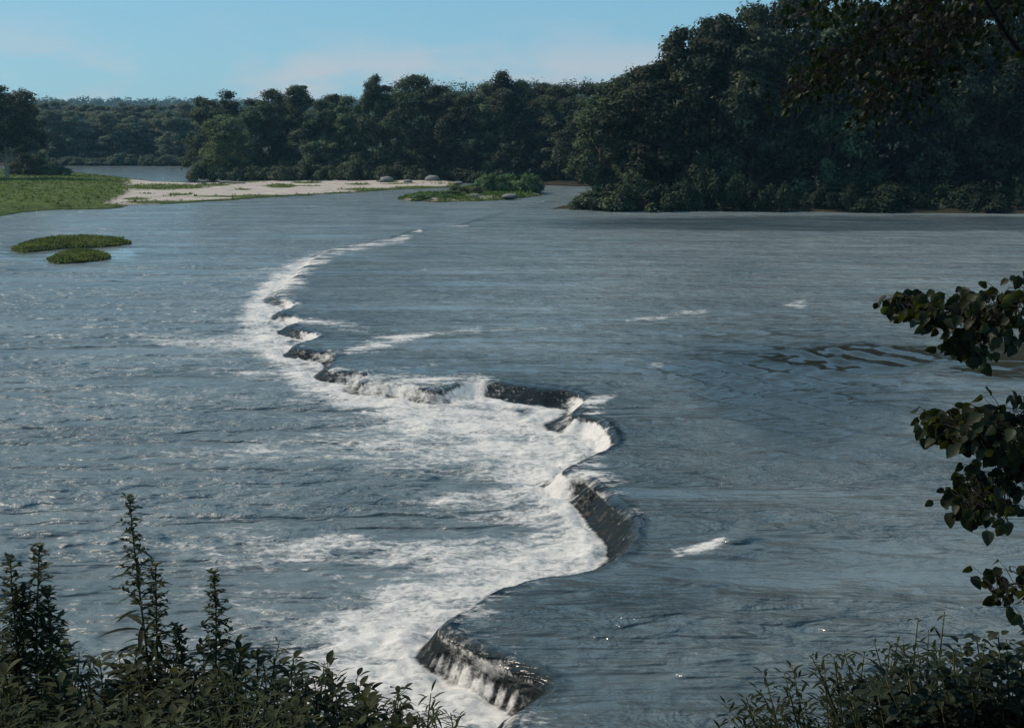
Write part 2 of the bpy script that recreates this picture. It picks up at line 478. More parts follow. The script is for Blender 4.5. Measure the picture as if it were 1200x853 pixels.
    drift = np.exp(np.clip(s, -60, 0) / 22) * low * np.interp(y, [14, 25, 80, 120], [0.54, 0.60, 0.54, 0.2])
    foam = np.maximum(foam, drift * (0.50 + 0.9 * streak + 0.35 * swirl + 0.3 * fine))
    # on the glassy fall the foam breaks up into threads running down the face
    onface = smooth(-0.1, 0.15, t) * (1 - smooth(0.62, 1.0, t)) * (s < 0.3)
    thread = fbm(arc * 4.5, s * 0.4, 4, 0.65)
    tooth = np.exp(-(((px - 575) / 60) ** 2 + ((py - 785) / 35) ** 2))
    spill = np.zeros_like(x)
    for gx, gy, rx, ry in ((345, 356, 14, 4), (350, 373, 20, 4), (372, 391, 22, 4), (392, 412, 22, 5), (425, 438, 30, 5), (480, 452, 34, 7), (553, 449, 18, 8), (690, 474, 26, 9), (695, 500, 34, 12), (705, 519, 22, 7), (668, 668, 24, 6), (450, 448, 50, 7), (520, 457, 36, 6), (552, 452, 16, 9), (652, 572, 20, 10)):
        spill = np.maximum(spill, np.exp(-((px - gx) / rx) ** 2 - ((py - gy) / ry / 1.5) ** 2))
    near_ = np.interp(y, [60, 85], [1, 0])
    foam = foam * (1 - onface * 0.9 * near_ * (1 - spill) * (1 - 0.6 * tooth))
    foam = np.where(low & (t < 1), np.maximum(foam, onface * (0.20 + 0.62 * thread + 0.95 * spill + tooth * smooth(0.2, 0.5, t) * (0.75 + 0.7 * thread))), foam)
    foam = np.where((s > 0) & (s < 2.5), np.maximum(foam, spill * (0.5 + 0.9 * thread) * (1 - s / 2.5)), foam)
    foam = np.clip(foam, 0, 1)
    face = smooth(0.9, -0.15, s / run) * smooth(1.2, 0.9, -s / run)
    face *= np.interp(y, [60, 140, 170], [1, 0.7, 0])
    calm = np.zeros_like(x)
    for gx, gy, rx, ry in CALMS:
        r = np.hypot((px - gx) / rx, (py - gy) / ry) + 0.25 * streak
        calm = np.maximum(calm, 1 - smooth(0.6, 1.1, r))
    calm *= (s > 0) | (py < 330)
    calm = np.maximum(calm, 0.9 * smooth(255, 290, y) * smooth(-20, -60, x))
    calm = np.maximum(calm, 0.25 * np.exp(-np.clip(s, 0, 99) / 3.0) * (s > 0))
    # shallow dark rock shelf behind the lip
    dark_body = np.clip(np.exp(-np.clip(s, 0, 99) / 9.0) * (s > -1) * 1.1 * np.interp(y, [25, 60, 110], [1, 0.8, 0.25]) + 0.3 * streak, 0, 1) * (s > -1.5)
    dark_body = np.maximum(dark_body, (s > 0) * 0.55 * np.interp(y, [16, 30, 45], [1, 0.7, 0]))
    for gx, gy, rx, ry in ((1000, 416, 120, 15), (1190, 424, 95, 24), (760, 690, 90, 40), (1000, 262, 420, 10)):  # calm patch and bank ellipses paint dark tree reflections into the body colour
        dark_body = np.maximum(dark_body, (s > 0) * (1 - smooth(0.75, 1.1, np.hypot((px - gx) / rx, (py - gy) / ry) + 0.3 * streak)))
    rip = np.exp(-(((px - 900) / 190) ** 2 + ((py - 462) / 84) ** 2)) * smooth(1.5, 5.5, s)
    dark_body = np.maximum(dark_body, np.clip(1.1 * rip, 0, 0.9))  # body darkened under the ripples to strengthen their reflected contrast
    dark_body = np.maximum(dark_body, (s <= 0) * np.interp(y, [20, 60, 110], [0.6, 0.5, 0.25]))
    wv = 1 - 0.85 * face
    # waves
    fade = np.interp(D, [60, 160], [1, 0])
    flat = 1 - 0.96 * calm
    z = z + 0.05 * flat * wv * fbm(x * 0.22 + 0.1 * y, y * 0.45, 3) * np.where(s > 0, 1.0, 1.5)
    z = z + 0.065 * fade * flat * wv * fbm(x * 0.8, y * 1.5, 3) * np.where(s > 0, 0.9, 1.6)
    z = z + fade * foam * low * (0.16 * fbm(x * 0.9 + 4, y * 1.1, 3) + 0.12 * np.abs(swirl)) * smooth(0.2, 1.0, t)
    z = z + onface * 0.07 * thread + 0.10 * onface * fbm(arc * 0.9, s * 0.5, 2)
    boil = np.exp(-((s + run + 0.35) / 0.5) ** 2) * np.interp(y, [25, 60, 110], [1, 0.8, 0.3])
    z = z + boil * foam * (0.13 + 0.16 * fbm(x * 1.3, y * 1.3, 3))
    # crossing ripples thrown by a snag on the upper pool, standing waves
    rip = np.exp(-(((px - 900) / 190) ** 2 + ((py - 462) / 84) ** 2)) * smooth(1.5, 5.5, s)
    wn = fbm(x * 0.16, y * 0.16, 3); wm = fbm(x * 0.3 + 20, y * 0.22, 2)
    ra = np.sin((y + 1.25 * x) / 1.6 * 3.0 + 5 * wn) + 0.35 * np.sin((y + 1.25 * x) / 1.6 * 6.1 + 7 * wn)
    rb = np.sin((y - 0.95 * x) / 1.38 * 3.3 - 5 * wm)
    z = z + rip * (0.10 * ra * np.clip(0.75 + 1.1 * wm, 0, 1.4) + 0.055 * rb * np.clip(0.6 - 1.2 * wn, 0, 1.3))
    for bx, by, rx, ry, hh in ((860, 640, 40, 9, .22), (800, 725, 50, 14, .12), (830, 690, 30, 8, .1), (640, 470, 50, 8, .1), (930, 600, 90, 8, .06)):
        z = z + hh * np.exp(-(((px - bx) / rx) ** 2 + ((py - by) / ry) ** 2)) * (s > 0)
    v = np.stack([x, y, z], -1).reshape(-1, 3)
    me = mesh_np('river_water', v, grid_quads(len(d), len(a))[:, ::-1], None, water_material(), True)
    fattr(me, 'foam', foam); fattr(me, 'calm', calm); fattr(me, 'face', face); fattr(me, 'dark_body', dark_body); fattr(me, 'tree_reflection', calm * (px > 800) * (s > 3)); fattr(me, 'ruffle', np.clip(0.15 - 0.10 * np.maximum(calm, rip) + 0.23 * (s < 0) * np.interp(y, [40, 110], [1, 0.2]) + 0.06 * face, 0.03, 0.5))
    face_ = np.maximum(face, 0.6 * np.clip(1.2 * rip, 0, 1))
    me.attributes['face'].data.foreach_set('value', face_.astype(np.float32).ravel())
    fattr(me, 'slick', np.clip(np.maximum(calm, 1.2 * rip), 0, 1))
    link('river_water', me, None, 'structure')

# ------------------------------------------------------------------ land
def W(pts, z=0.0): return np.array([on_z(px, py, z)[:2] for px, py in pts])
def land(name, poly, height, mat, nr=160, nc=200, slope=4.0, rough=0.15, veg=None, grow=6.0):
    """a sheet that rises out of the water inside the outline poly (world x, y)"""
    dd = np.hypot(poly[:, 0], poly[:, 1]); aa = np.arctan2(poly[:, 0], poly[:, 1])
    d = np.geomspace(dd.min() - grow, dd.max() + grow, nr)
    m = grow / dd.min()
    a = np.linspace(aa.min() - m, aa.max() + m, nc)
    D, A = np.meshgrid(d, a, indexing='ij')
    x, y = D * np.sin(A), D * np.cos(A)
    s, _ = seg_dist(x, y, poly, True)
    s = np.where(inside(x, y, poly), s, -s) + slope * 0.25 * fbm(x * 0.12, y * 0.12, 3)
    h = height(x, y) if callable(height) else height
    k = np.clip(s / slope, -1.5, 1)
    z = np.where(k > 0, h * np.sin(k * np.pi / 2), k * 0.7) + rough * fbm(x * 0.25, y * 0.25, 4) * smooth(0, 1, k)
    q = grid_quads(nr, nc)[:, ::-1]
    keep = (z.ravel()[q] > -0.9).any(1)
    me = mesh_np(name, np.stack([x, y, z], -1).reshape(-1, 3), q[keep], None, mat, True)
    fattr(me, 'veg', veg(x, y, z, s) if veg else np.zeros_like(x))
    o = link(name, me, None, 'structure')
    return o
def near_bank(x, y):
    z = np.where(y < 1, 8.4, 8.4 - 0.45 * (y - 1))
    z = np.where(y > 13.5, 8.4 - 0.45 * 12.5 - 1.3 * (y - 13.5), z)
    return z

SAND_POLY = W([(-260, 262), (-60, 256), (0, 253), (50, 247), (128, 245), (150, 241), (205, 239), (270, 235), (330, 231), (400, 227), (440, 224), (500, 221), (535, 220), (545, 214),
               (533, 209), (450, 209.5), (400, 211), (300, 213), (235, 215.5), (185, 213), (135, 208), (100, 205), (60, 202), (-40, 201), (-300, 200)])
def sand_h(x, y):
    px, py = project(x, y, 0.5)
    return 0.36 + 0.6 * smooth(190, 60, px) + 0.15 * smooth(400, 520, px)
def sand_veg(x, y, z, s):
    px, py = project(x, y, z)
    g = smooth(190, 110, px + 0.9 * (py - 225) * np.where(py > 225, 2.2, 0))
    g = np.maximum(g, 0.9 * np.exp(-(((px - 190) / 70) ** 2 + ((py - 219) / 4) ** 2)))
    g = np.maximum(g, 0.95 * np.exp(-(((px - 105) / 50) ** 2 + ((py - 241) / 4) ** 2)))
    g = np.maximum(g, 0.95 * smooth(4.0, 0.6, s) * smooth(-0.4, -0.05, fbm(x * 0.07, y * 0.07, 3)))
    g = np.maximum(g, 0.75 * smooth(0.12, 0.40, fbm(x * 0.045, y * 0.12, 4)))
    for bx, by, rx, ry in ((330, 218, 22, 3), (310, 230, 50, 2.2), (190, 237, 60, 2), (440, 222, 50, 2), (495, 220, 45, 2.5), (390, 229, 30, 1.5), (250, 217, 25, 1.6), (210, 228, 18, 1.5), (285, 222, 12, 1.2), (360, 214, 22, 1.4), (420, 216, 18, 1.2), (455, 213, 16, 1.2), (160, 233, 20, 2)):
        g = np.maximum(g, 0.95 * np.exp(-(((px - bx) / rx) ** 2 + ((py - by) / ry) ** 2)))
    return g
def build_land():
    n = 48
    th = np.linspace(0, 2 * np.pi, n, endpoint=False)
    v = [(0, 0, -1.5)] + [(6000 * math.cos(t), 6000 * math.sin(t), -1.5) for t in th]
    link('ground', mesh_np('ground', v, None, [(0, i + 1, (i + 1) % n + 1) for i in range(n)], M_BED), None, 'structure')
    # bank the picture is taken from
    gx, gy = np.meshgrid(np.linspace(-45, 45, 140), np.concatenate([np.linspace(-60, -2, 12), np.linspace(-1, 18, 90)]))
    gz = near_bank(gx, gy) + 0.12 * fbm(gx * 0.5, gy * 0.5, 4)
    link('near_bank', mesh_np('near_bank', np.stack([gx, gy, gz], -1).reshape(-1, 3), grid_quads(*gx.shape), None, M_SOIL, True), None, 'structure')
    land('sandbar', SAND_POLY, sand_h, M_SAND, 190, 420, 7.0, 0.16, sand_veg)
    land('middle_bank', np.concatenate([W([(222, 206), (290, 211.5), (400, 210), (470, 209), (540, 209), (600, 214), (640, 217), (690, 219), (720, 219)]), [[420, 330], [420, 640], [-50, 660], [-92, 430]]]), lambda x, y: 0.9 + 0.004 * np.clip(y - 320, 0, 400), M_SOIL, 110, 200, 8)
    land('right_bank', np.concatenate([W([(640, 247.5), (672, 245.5), (720, 247), (800, 248), (1000, 250.5), (1300, 254), (1700, 258)]), [[420, 332], [15, 332]], W([(700, 222), (690, 232), (676, 240), (650, 244)])]), 0.9, M_SOIL, 120, 200, 5)
    land('far_bank', np.concatenate([W([(-300, 194), (60, 194.5), (150, 194), (240, 194)]), [[-50, 640], [-420, 640]]]), lambda x, y: 0.7 + 0.02 * np.clip(y - 430, 0, 200), M_SOIL, 50, 120, 10)
    def islet(name, pts, h, mat, sl, nr, nc, veg=None): return land(name, W(pts), h, mat, nr, nc, sl, 0.08, veg, 2.5)
    islet('long_grassy_islet', [(15, 294), (30, 286), (60, 281), (100, 280), (145, 282), (154, 286.5), (120, 290.5), (75, 292), (30, 296.5)], 0.32, M_TURF, 1.3, 60, 90)
    islet('short_grassy_islet', [(55, 306), (70, 299.5), (95, 297.5), (120, 299.5), (130, 303.5), (100, 307.5), (70, 309)], 0.34, M_TURF, 1.2, 60, 70)
    islet('shrubby_islet', [(466, 234), (480, 229.5), (520, 229), (535, 222), (580, 218), (632, 219), (634, 230), (600, 234), (560, 236), (510, 237.5)], 0.55, M_SAND, 3.0, 60, 90,
          lambda x, y, z, s: 0.62 + 0.5 * fbm(x * 0.2, y * 0.2, 3))
    # distant hills
    def ridge(name, d0, d1, x0, x1, prof, mat):
        gx, gt = np.meshgrid(np.linspace(x0, x1, 120), np.linspace(0, 1, 24))
        gy = d0 + (d1 - d0) * gt
        gz = -1.4 + prof(gx) * smooth(0, 0.8, gt) + 3 * fbm(gx * 0.01, gy * 0.01, 3) * gt
        link(name, mesh_np(name, np.stack([gx, gy, gz], -1).reshape(-1, 3), grid_quads(*gx.shape), None, mat, True), None, 'structure')
        return gx, gy, gz
    return (ridge('distant_hill', 1300, 2000, -1500, 1500, lambda x: 58 + 4 * fbm(x * 0.004, x * 0, 3), M_HILL),
            ridge('middle_hill', 520, 760, -130, 420, lambda x: 12 + 30 * np.exp(-((x + 125 + 0) / 30) ** 2) * 0 + 25 * smooth(-110, -60, x), M_HILL))

# ------------------------------------------------------------------ foliage generators
def leaf_cards(C, Nn, L, Wd, rg):
    """n folded diamond leaf sprays"""
    n = len(C)
    r = rg.normal(size=(n, 3))
    t = np.cross(Nn, r); t /= np.linalg.norm(t, axis=1)[:, None] + 1e-9
    b = np.cross(Nn, t)
    L = np.broadcast_to(L, (n,))[:, None]; Wd = np.broadcast_to(Wd, (n,))[:, None]
    v = np.stack([C - t * L / 2, C + b * Wd / 2 - Nn * L * 0.12, C + t * L / 2, C - b * Wd / 2 - Nn * L * 0.12], 1).reshape(-1, 3)
    i = np.arange(n)[:, None] * 4
    return v, np.concatenate([np.concatenate([i, i + 1, i + 2], 1), np.concatenate([i, i + 2, i + 3], 1)])
def unit(v): return v / (np.linalg.norm(v, axis=-1)[..., None] + 1e-9)
def clump_cloud(C, r, per, leaf, rg, flat=0.6, up=0.7):
    n = len(C)
    d = unit(rg.normal(size=(n, per, 3)) + np.array([0, 0, 0.35]))
    rad = rg.uniform(0.35, 1.0, (n, per, 1)) ** 0.6 * rg.choice([1.0, 1.0, 1.0, 1.3, 1.5], (n, per, 1))
    P = C[:, None] + d * rad * r[:, None, None] * np.array([1, 1, flat])
    N = unit(d * 0.8 + np.array([0, 0, up]) + rg.normal(size=d.shape) * 0.45)
    P, N = P.reshape(-1, 3), N.reshape(-1, 3)
    L = leaf * rg.uniform(0.6, 1.35, len(P))
    return leaf_cards(P, N, L, L * 0.55, rg)
def tree_variant(seed, H=20.0, Wd=12.0, lo=0.06, n=88, per=190, leaf=0.55, top=0.6, droop=0):
    rg = np.random.default_rng(seed)
    R0 = Wd / 2
    # the crown is a heap of overlapping lobes, each carrying leaf clumps on its skin
    C, rr = [], []
    lobes = [(0, 0, 0.52, 0.62, 0.42), (0, 0, 0.76, 0.46, 0.235)]
    for j in range(9):
        h = lo + (0.86 - lo) * ((j + rg.uniform(0, 1)) / 9) ** 0.9
        prof = math.sin(math.pi * (0.10 + 0.86 * ((h - lo) / (1 - lo)) ** top)) ** 0.6
        a = j * 2.4 + rg.uniform(-.5, .5)
        sz_ = rg.uniform(0.34, 0.5) * (1.05 - 0.3 * h)
        off = max(0.0, prof * 0.98 - sz_)
        lobes.append((math.cos(a) * off, math.sin(a) * off, h, sz_, rg.uniform(0.10, 0.15)))
    for i in range(n):
        lx, ly, lh, lr, lz = lobes[i % len(lobes)]
        d = unit(rg.normal(size=3) + np.array([0, 0, 0.25]))
        q = rg.uniform(0.75, 1.0)
        rc = R0 * rg.choice([0.13, 0.17, 0.21, 0.25, 0.30])
        x = (lx + d[0] * lr * q) * R0; y = (ly + d[1] * lr * q) * R0
        z = min((lh + d[2] * lz * q) * H, H - rc * 0.7)
        if z < lo * H + 0.5: z = lo * H + rg.uniform(0.3, 1.5)
        C.append((x, y, z)); rr.append(rc)
    C, rr = np.array(C), np.array(rr)
    v, t = clump_cloud(C, rr, per, leaf, rg)
    ca = mesh_np('crown', v, None, t, M_LEAF)
    tb = MB()
    k = np.linspace(0, 1, 8)
    lean = rg.uniform(-0.6, 0.6, 2)
    tp = np.stack([lean[0] * k ** 2, lean[1] * k ** 2, k * H * 0.82], 1)
    tb.tube(tp, 0.34 * (1 - k * 0.85) + 0.10 * np.exp(-k * 25), 8)
    bb = MB()
    for c in C[rg.choice(len(C), 22, replace=False)]:
        hz = min(max(c[2] - rg.uniform(1.5, 4), 1.2), H * 0.78)
        kk = hz / (H * 0.82)
        p0 = np.array([lean[0] * kk ** 2, lean[1] * kk ** 2, hz])
        mid = (p0 + c) / 2 + np.array([0, 0, -0.25])
        bb.tube([p0, mid, c], np.array([0.16, 0.09, 0.03]) * (1.15 - kk * 0.5), 5)
    return tb.mesh('trunk', M_BARK, True), bb.mesh('branches', M_BARK, True), ca, H, Wd
def put_tree(V, px, d, ytop, wid, label, group=None, color=(1, 1, 1), base=None, name='broadleaf_tree', rot=None, zbase=0.4, bark=None):
    """tree standing at forward distance d, its trunk at photo column px and its top at row ytop"""
    tm, bm_, cm, H, W0 = V
    dep = d * cp - (zbase + 6 - CAMZ) * sp
    x = (px - CX) / F * dep
    ztop = on_y(px, ytop, d)[2]
    sz = (ztop - zbase) / (H * 0.985); sx = wid / W0
    t = empty(name, (x, d, zbase), label, 'tree', group)
    t.rotation_euler = (0, 0, random.uniform(0, 6.28) if rot is None else rot)
    t.scale = (sx, sx, sz)
    for nm, me in (('trunk', tm), ('branches', bm_), ('crown', cm)):
        o = link(nm, me, t)
        if nm == 'crown': o.color = (*color, 1)
        elif bark:
            o.material_slots[0].link = 'OBJECT'; o.material_slots[0].material = bark
    return t
def shrub_mesh(seed, n, per, leaf, Rx, H, flat=0.7):
    rg = np.random.default_rng(seed)
    a = rg.uniform(0, 6.28, n); q = rg.uniform(0, 1, n) ** 0.5
    h = rg.uniform(0.1, 1, n) * np.sqrt(np.clip(1 - q ** 2 * 0.9, 0.05, 1))
    C = np.stack([np.cos(a) * q * Rx, np.sin(a) * q * Rx, h * H * 0.8], 1)
    v, t = clump_cloud(C, rg.uniform(0.18, 0.32, n) * min(Rx, H), per, leaf, rg, flat)
    b = MB()
    for c in C[:10]: b.tube([(c[0] * .1, c[1] * .1, 0), c * 0.5 + [0, 0, .1], c], [0.06, 0.04, 0.015], 4)
    return mesh_np('foliage', v, None, t, M_LEAF), b.mesh('stems', M_BARK)
def put_shrub(S, px, py, sx, sz, label, group=None, color=(1, 1, 1), z=0.3, name='shrub', d=None):
    p = on_z(px, py, z)
    if d: p = on_y(px, py, d); p[2] = z
    t = empty(name, p, label, 'shrub', group)
    t.scale = (sx, sx, sz); t.rotation_euler = (0, 0, random.uniform(0, 6.28))
    f = link('foliage', S[0], t); f.color = (*color, 1)
    link('stems', S[1], t)
    return t

def build_forest():
    V = [tree_variant(s, 20, 12, 0.02) for s in (1, 2, 3)] + [tree_variant(4, 20, 13, 0.02, 100, 180, 0.5, 0.75), tree_variant(5, 22, 11, 0.02, 96, 180, 0.5, 0.5)]
    VW = tree_variant(8, 18, 13, 0.03, 110, 200, 0.42, 0.8)              # softer, willow like
    VT = tree_variant(9, 20, 14, 0.24, 95, 190, 0.5, 0.62)              # clear trunk
    dk, md, tl = (0.85, 0.82, 0.80), (1.25, 1.25, 1.15), (1.7, 1.85, 1.65)
    # wood on the right bank
    GR = 'tall trees of the dark wood on the right bank'
    fr = [(705, 178, 96, 11, tl, 'bushy green tree at the left end of the right bank wood, leaning to the water'),
          (738, 176, 80, 12, md, 'second tree of the right bank wood, beside the bushy one at its left end'),
          (772, 175, 66, 12, dk, 'dark tree on the right bank where the skyline starts to climb'),
          (806, 174, 34, 13, md, 'tall tree on the right bank halfway up the climbing skyline'),
          (842, 173, 14, 13, dk, 'tall dark tree at the shoulder of the right bank skyline, below the open sky'),
          (880, 172, 3, 13, md, 'tree at the highest open point of the right bank skyline'),
          (925, 172, -4, 14, dk, 'very dark tree on the right bank left of the overhanging near foliage'),
          (972, 171, -2, 14, tl, 'right bank tree with pale lit leaves low on its crown'),
          (1020, 171, 2, 13, dk, 'dark tree on the right bank behind the overhanging near leaves'),
          (1068, 170, -8, 14, dk, 'dark right bank tree below the small gaps of sky'),
          (1115, 170, -2, 14, md, 'right bank tree beside the gap of sky near the leaning branch'),
          (1165, 169, -14, 14, dk, 'right bank tree behind the top right leaning branch'),
          (1215, 169, -20, 14, dk, 'right bank tree cut by the right edge of the view')]
    for i, (px, d, yt, wd, c, lb) in enumerate(fr):
        put_tree(V[(i * 2 + 1) % 5], px, d, yt, wd, lb, GR, tuple(np.array(c) * random.uniform(0.68, 0.85)), zbase=0.5)
    GB = 'rear trees of the right bank wood'
    for i, (px, d, yt) in enumerate([(722, 196, 92), (760, 192, 82), (792, 190, 52), (826, 190, 26), (862, 188, 10), (900, 188, 6), (950, 187, -2), (1000, 187, 4), (1045, 186, -3), (1092, 186, 3), (1140, 186, -8), (1190, 186, -14), (1240, 186, -18), (1290, 180, -20), (1340, 180, -20)]):
        put_tree(V[(i * 3) % 5], px, d, yt, 13.5, 'tree in the rear row of the right bank wood, mostly hidden by the front trees', GB, tuple(0.75 * np.array(dk)), zbase=0.6)
    S = [shrub_mesh(21, 34, 120, 0.34, 2.6, 2.6), shrub_mesh(22, 40, 120, 0.34, 3.4, 2.4)]
    for i, px in enumerate(range(694, 1290, 22)):
        f = random.uniform(0.4, 0.7)
        put_shrub(S[i % 2], px + random.uniform(-9, 9), 244 + (px - 690) * 0.006, random.uniform(0.8, 1.7), random.choice((0.7, 1.0, 1.5, 2.1, 2.8)),
                  'dark bush overhanging the water at the foot of the right bank wood', 'bushes along the right bank waterline', tuple(f * np.array((0.75, 0.95, 0.8))) if i > 2 else md, 0.3, 'waterside_bush', random.uniform(0, 5) + float(on_z(px, 247.5 + max(0, px - 720) * 0.006, 0)[1]))
    # wood behind the sandbar
    GM = 'trees of the wood behind the sandbar'
    mid = [(243, 292, 112, 12, md, 0, 'dark tree at the left end of the wood behind the sandbar'),
           (264, 276, 134, 13, (1.9, 2.1, 1.7), 5, 'pale green rounded tree at the left end of the wood behind the sandbar'),
           (268, 300, 106, 12, dk, 1, 'dark tree rising just behind the pale green rounded tree'),
           (302, 288, 118, 12, (1.5, 1.6, 1.35), 2, 'greyish green tree right of the pale rounded tree'),
           (328, 292, 106, 11, md, 3, 'tree left of the highest crown in the left half of the sandbar wood'),
           (354, 286, 98, 12, md, 4, 'pointed tree topping the left half of the wood behind the sandbar'),
           (382, 280, 116, 12, (1.35, 1.5, 1.35), 0, 'lit tree standing before the bluish tree hill behind the sandbar'),
           (412, 278, 112, 12, tl, 1, 'lower tree in the dip of the skyline behind the sandbar'),
           (441, 274, 89, 10, md, 2, 'narrow topped tree right of the skyline dip behind the sandbar'),
           (481, 272, 89, 15, md, 3, 'broad domed tree behind the first boulder on the sandbar'),
           (512, 270, 98, 12, dk, 4, 'tree on the right shoulder of the broad domed tree'),
           (543, 266, 109, 12, dk, 0, 'lower dark tree left of the tallest crown behind the islet'),
           (572, 266, 97, 12, tl, 1, 'tree with grey green highlights behind the shrubby islet'),
           (598, 264, 84, 13, dk, 2, 'tallest dark tree behind the shrubby islet'),
           (630, 262, 99, 12, dk, 3, 'dark tree right of the tallest crown behind the islet'),
           (655, 258, 98, 12, md, 4, 'tree nearest the narrow channel behind the islet'),
           (682, 250, 95, 12, dk, 0, 'dark tree in the corner where the two woods meet')]
    for px, d, yt, wd, c, vi, lb in mid:
        put_tree(VW if vi == 5 else V[vi], px, d, yt, wd, lb, GM, c, zbase=0.6)
    for i, (px, d, yt) in enumerate([(262, 318, 118), (300, 318, 116), (345, 316, 104), (400, 312, 112), (450, 306, 98), (500, 304, 98), (535, 300, 108), (565, 300, 100), (615, 296, 96), (660, 292, 100), (700, 280, 96), (730, 276, 90)]):
        put_tree(V[i % 5], px, d, yt, 13, 'tree in the rear row of the wood behind the sandbar, mostly hidden', 'rear trees of the wood behind the sandbar', dk, zbase=0.7)
    for i, px in enumerate(range(238, 700, 30)):
        put_shrub(S[i % 2], px, 208, random.uniform(1.0, 1.6), random.uniform(1.2, 2.0), 'dark bush at the foot of the wood behind the sandbar', 'bushes at the foot of the sandbar wood', md, 0.5, 'waterside_bush', 262 if px > 540 else 268)
    # far bank
    for i, px in enumerate(range(-120, 262, 13)):
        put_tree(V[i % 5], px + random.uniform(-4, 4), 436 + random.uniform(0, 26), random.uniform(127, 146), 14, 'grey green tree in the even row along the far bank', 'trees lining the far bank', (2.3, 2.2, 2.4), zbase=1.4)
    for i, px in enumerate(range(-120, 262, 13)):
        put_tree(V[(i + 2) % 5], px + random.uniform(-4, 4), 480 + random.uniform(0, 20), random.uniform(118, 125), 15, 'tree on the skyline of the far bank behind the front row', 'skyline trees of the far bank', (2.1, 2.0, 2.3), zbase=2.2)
    for i, px in enumerate(range(52, 245, 15)):
        put_shrub(S[i % 2], px + random.uniform(-4, 4), 194, random.uniform(1.3, 2.2), random.uniform(0.8, 1.6), 'low bush at the waterline of the far bank', 'bushes along the far bank waterline', (1.3, 1.3, 1.5), 0.4, 'waterside_bush', random.uniform(412, 418))
    # left point
    put_tree(VT, 6, 262, 99, 16.5, 'large dark tree with a pale trunk at the left edge above the grass', None, (0.95, 0.85, 0.62), zbase=1.2, name='spreading_tree', bark=M_PALEBARK)
    put_tree(VT, -52, 258, 104, 15, 'second tree left of the pale trunked tree, mostly outside the view', None, (1.3, 1.3, 0.9), zbase=1.2, name='spreading_tree', bark=M_PALEBARK)
    put_tree(V[2], 33, 285, 122, 9, 'narrow dark tree behind the large left edge tree', None, (0.8, 0.75, 0.6), zbase=1.2)
    put_shrub(S[0], 43, 204, 1.5, 2.0, 'dark bush on the grass right of the pale trunked tree', None, (1.0, 1.1, 0.9), 1.0)
    put_shrub(S[1], 62, 205, 1.1, 1.35, 'low grey green bush at the edge of the grass by the far water', None, (1.3, 1.5, 1.3), 1.0)
    put_shrub(S[0], 22, 204, 0.9, 1.1, 'small bush between the pale trunk and the dark bush', None, (0.8, 0.8, 0.7), 1.1)
    # islet shrubs
    G = 'shrubs on the islet'
    put_shrub(S[1], 603, 224, 1.25, 1.75, 'largest rounded green shrub on the islet', G, (1.6, 2.0, 1.3), 0.5)
    put_shrub(S[0], 575, 225, 1.1, 1.3, 'green shrub left of the largest one on the islet', G, (1.6, 2.0, 1.4), 0.5)
    put_shrub(S[0], 624, 223, 0.75, 1.2, 'shrub at the right end of the islet', G, (1.3, 1.5, 1.1), 0.5)
    put_shrub(S[1], 548, 227, 0.9, 0.75, 'low brownish shrub in the middle of the islet', G, (1.3, 1.2, 0.8), 0.5)
    put_shrub(S[1], 505, 232, 1.0, 0.35, 'flat spreading shrub at the left tip of the islet', G, (1.4, 1.8, 1.2), 0.4)
    put_shrub(S[0], 530, 230, 0.8, 0.4, 'low green shrub beside the flat one on the islet', G, (1.5, 1.8, 1.2), 0.4)
    return V

def build_canopies(ridges):
    rg = np.random.default_rng(77)
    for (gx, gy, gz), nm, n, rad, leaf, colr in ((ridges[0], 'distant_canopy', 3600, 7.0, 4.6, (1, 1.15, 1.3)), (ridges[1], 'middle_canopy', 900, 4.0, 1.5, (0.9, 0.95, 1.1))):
        ok_ = np.where(((gx > -750) & (gx < 330) & (gy < 1800)).ravel() if nm[0] == 'd' else (gx < 1e9).ravel())[0]
        i = ok_[rg.integers(0, len(ok_), n)]
        sx = (gx[0, 1] - gx[0, 0]); sy = gy[1, 0] - gy[0, 0]
        C = np.stack([gx.ravel()[i] + rg.uniform(-.5, .5, n) * sx, gy.ravel()[i] + rg.uniform(-.5, .5, n) * sy, gz.ravel()[i] + rg.uniform(0, rad * 0.8, n)], 1)
        v, t = clump_cloud(C, rg.uniform(0.6, 1.2, n) * rad, 36, leaf, rg, 0.9)
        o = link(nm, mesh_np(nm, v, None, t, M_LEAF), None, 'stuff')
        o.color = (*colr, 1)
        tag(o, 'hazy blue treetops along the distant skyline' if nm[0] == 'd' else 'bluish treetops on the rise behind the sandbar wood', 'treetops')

def grass_mesh(name, P, h, rg, label):
    """tufts of bent blades at points P"""
    n = len(P); B = 5
    base = np.repeat(P, B, 0) + np.concatenate([rg.normal(size=(n * B, 2)) * 0.12, np.zeros((n * B, 1))], 1)
    hh = np.repeat(h, B) * rg.uniform(0.5, 1.2, n * B)
    a = rg.uniform(0, 6.28, n * B)
    side = np.stack([np.cos(a), np.sin(a), a * 0], 1)
    bend = np.stack([-np.sin(a), np.cos(a), a * 0], 1) * (hh * rg.uniform(0.2, 0.8, n * B))[:, None]
    w_ = (0.05 + 0.06 * hh)[:, None]
    v = np.stack([base - side * w_, base + side * w_, base + bend * 0.4 + side * w_ * 0.7 + np.outer(hh * 0.6, [0, 0, 1]), base + bend + np.outer(hh, [0, 0, 1])], 1).reshape(-1, 3)
    i = np.arange(n * B)[:, None] * 4
    t = np.concatenate([np.concatenate([i, i + 1, i + 2], 1), np.concatenate([i, i + 2, i + 3], 1)])
    o = link(name, mesh_np(name, v, None, t, M_GRASS), None, 'stuff')
    return tag(o, label, 'grass')
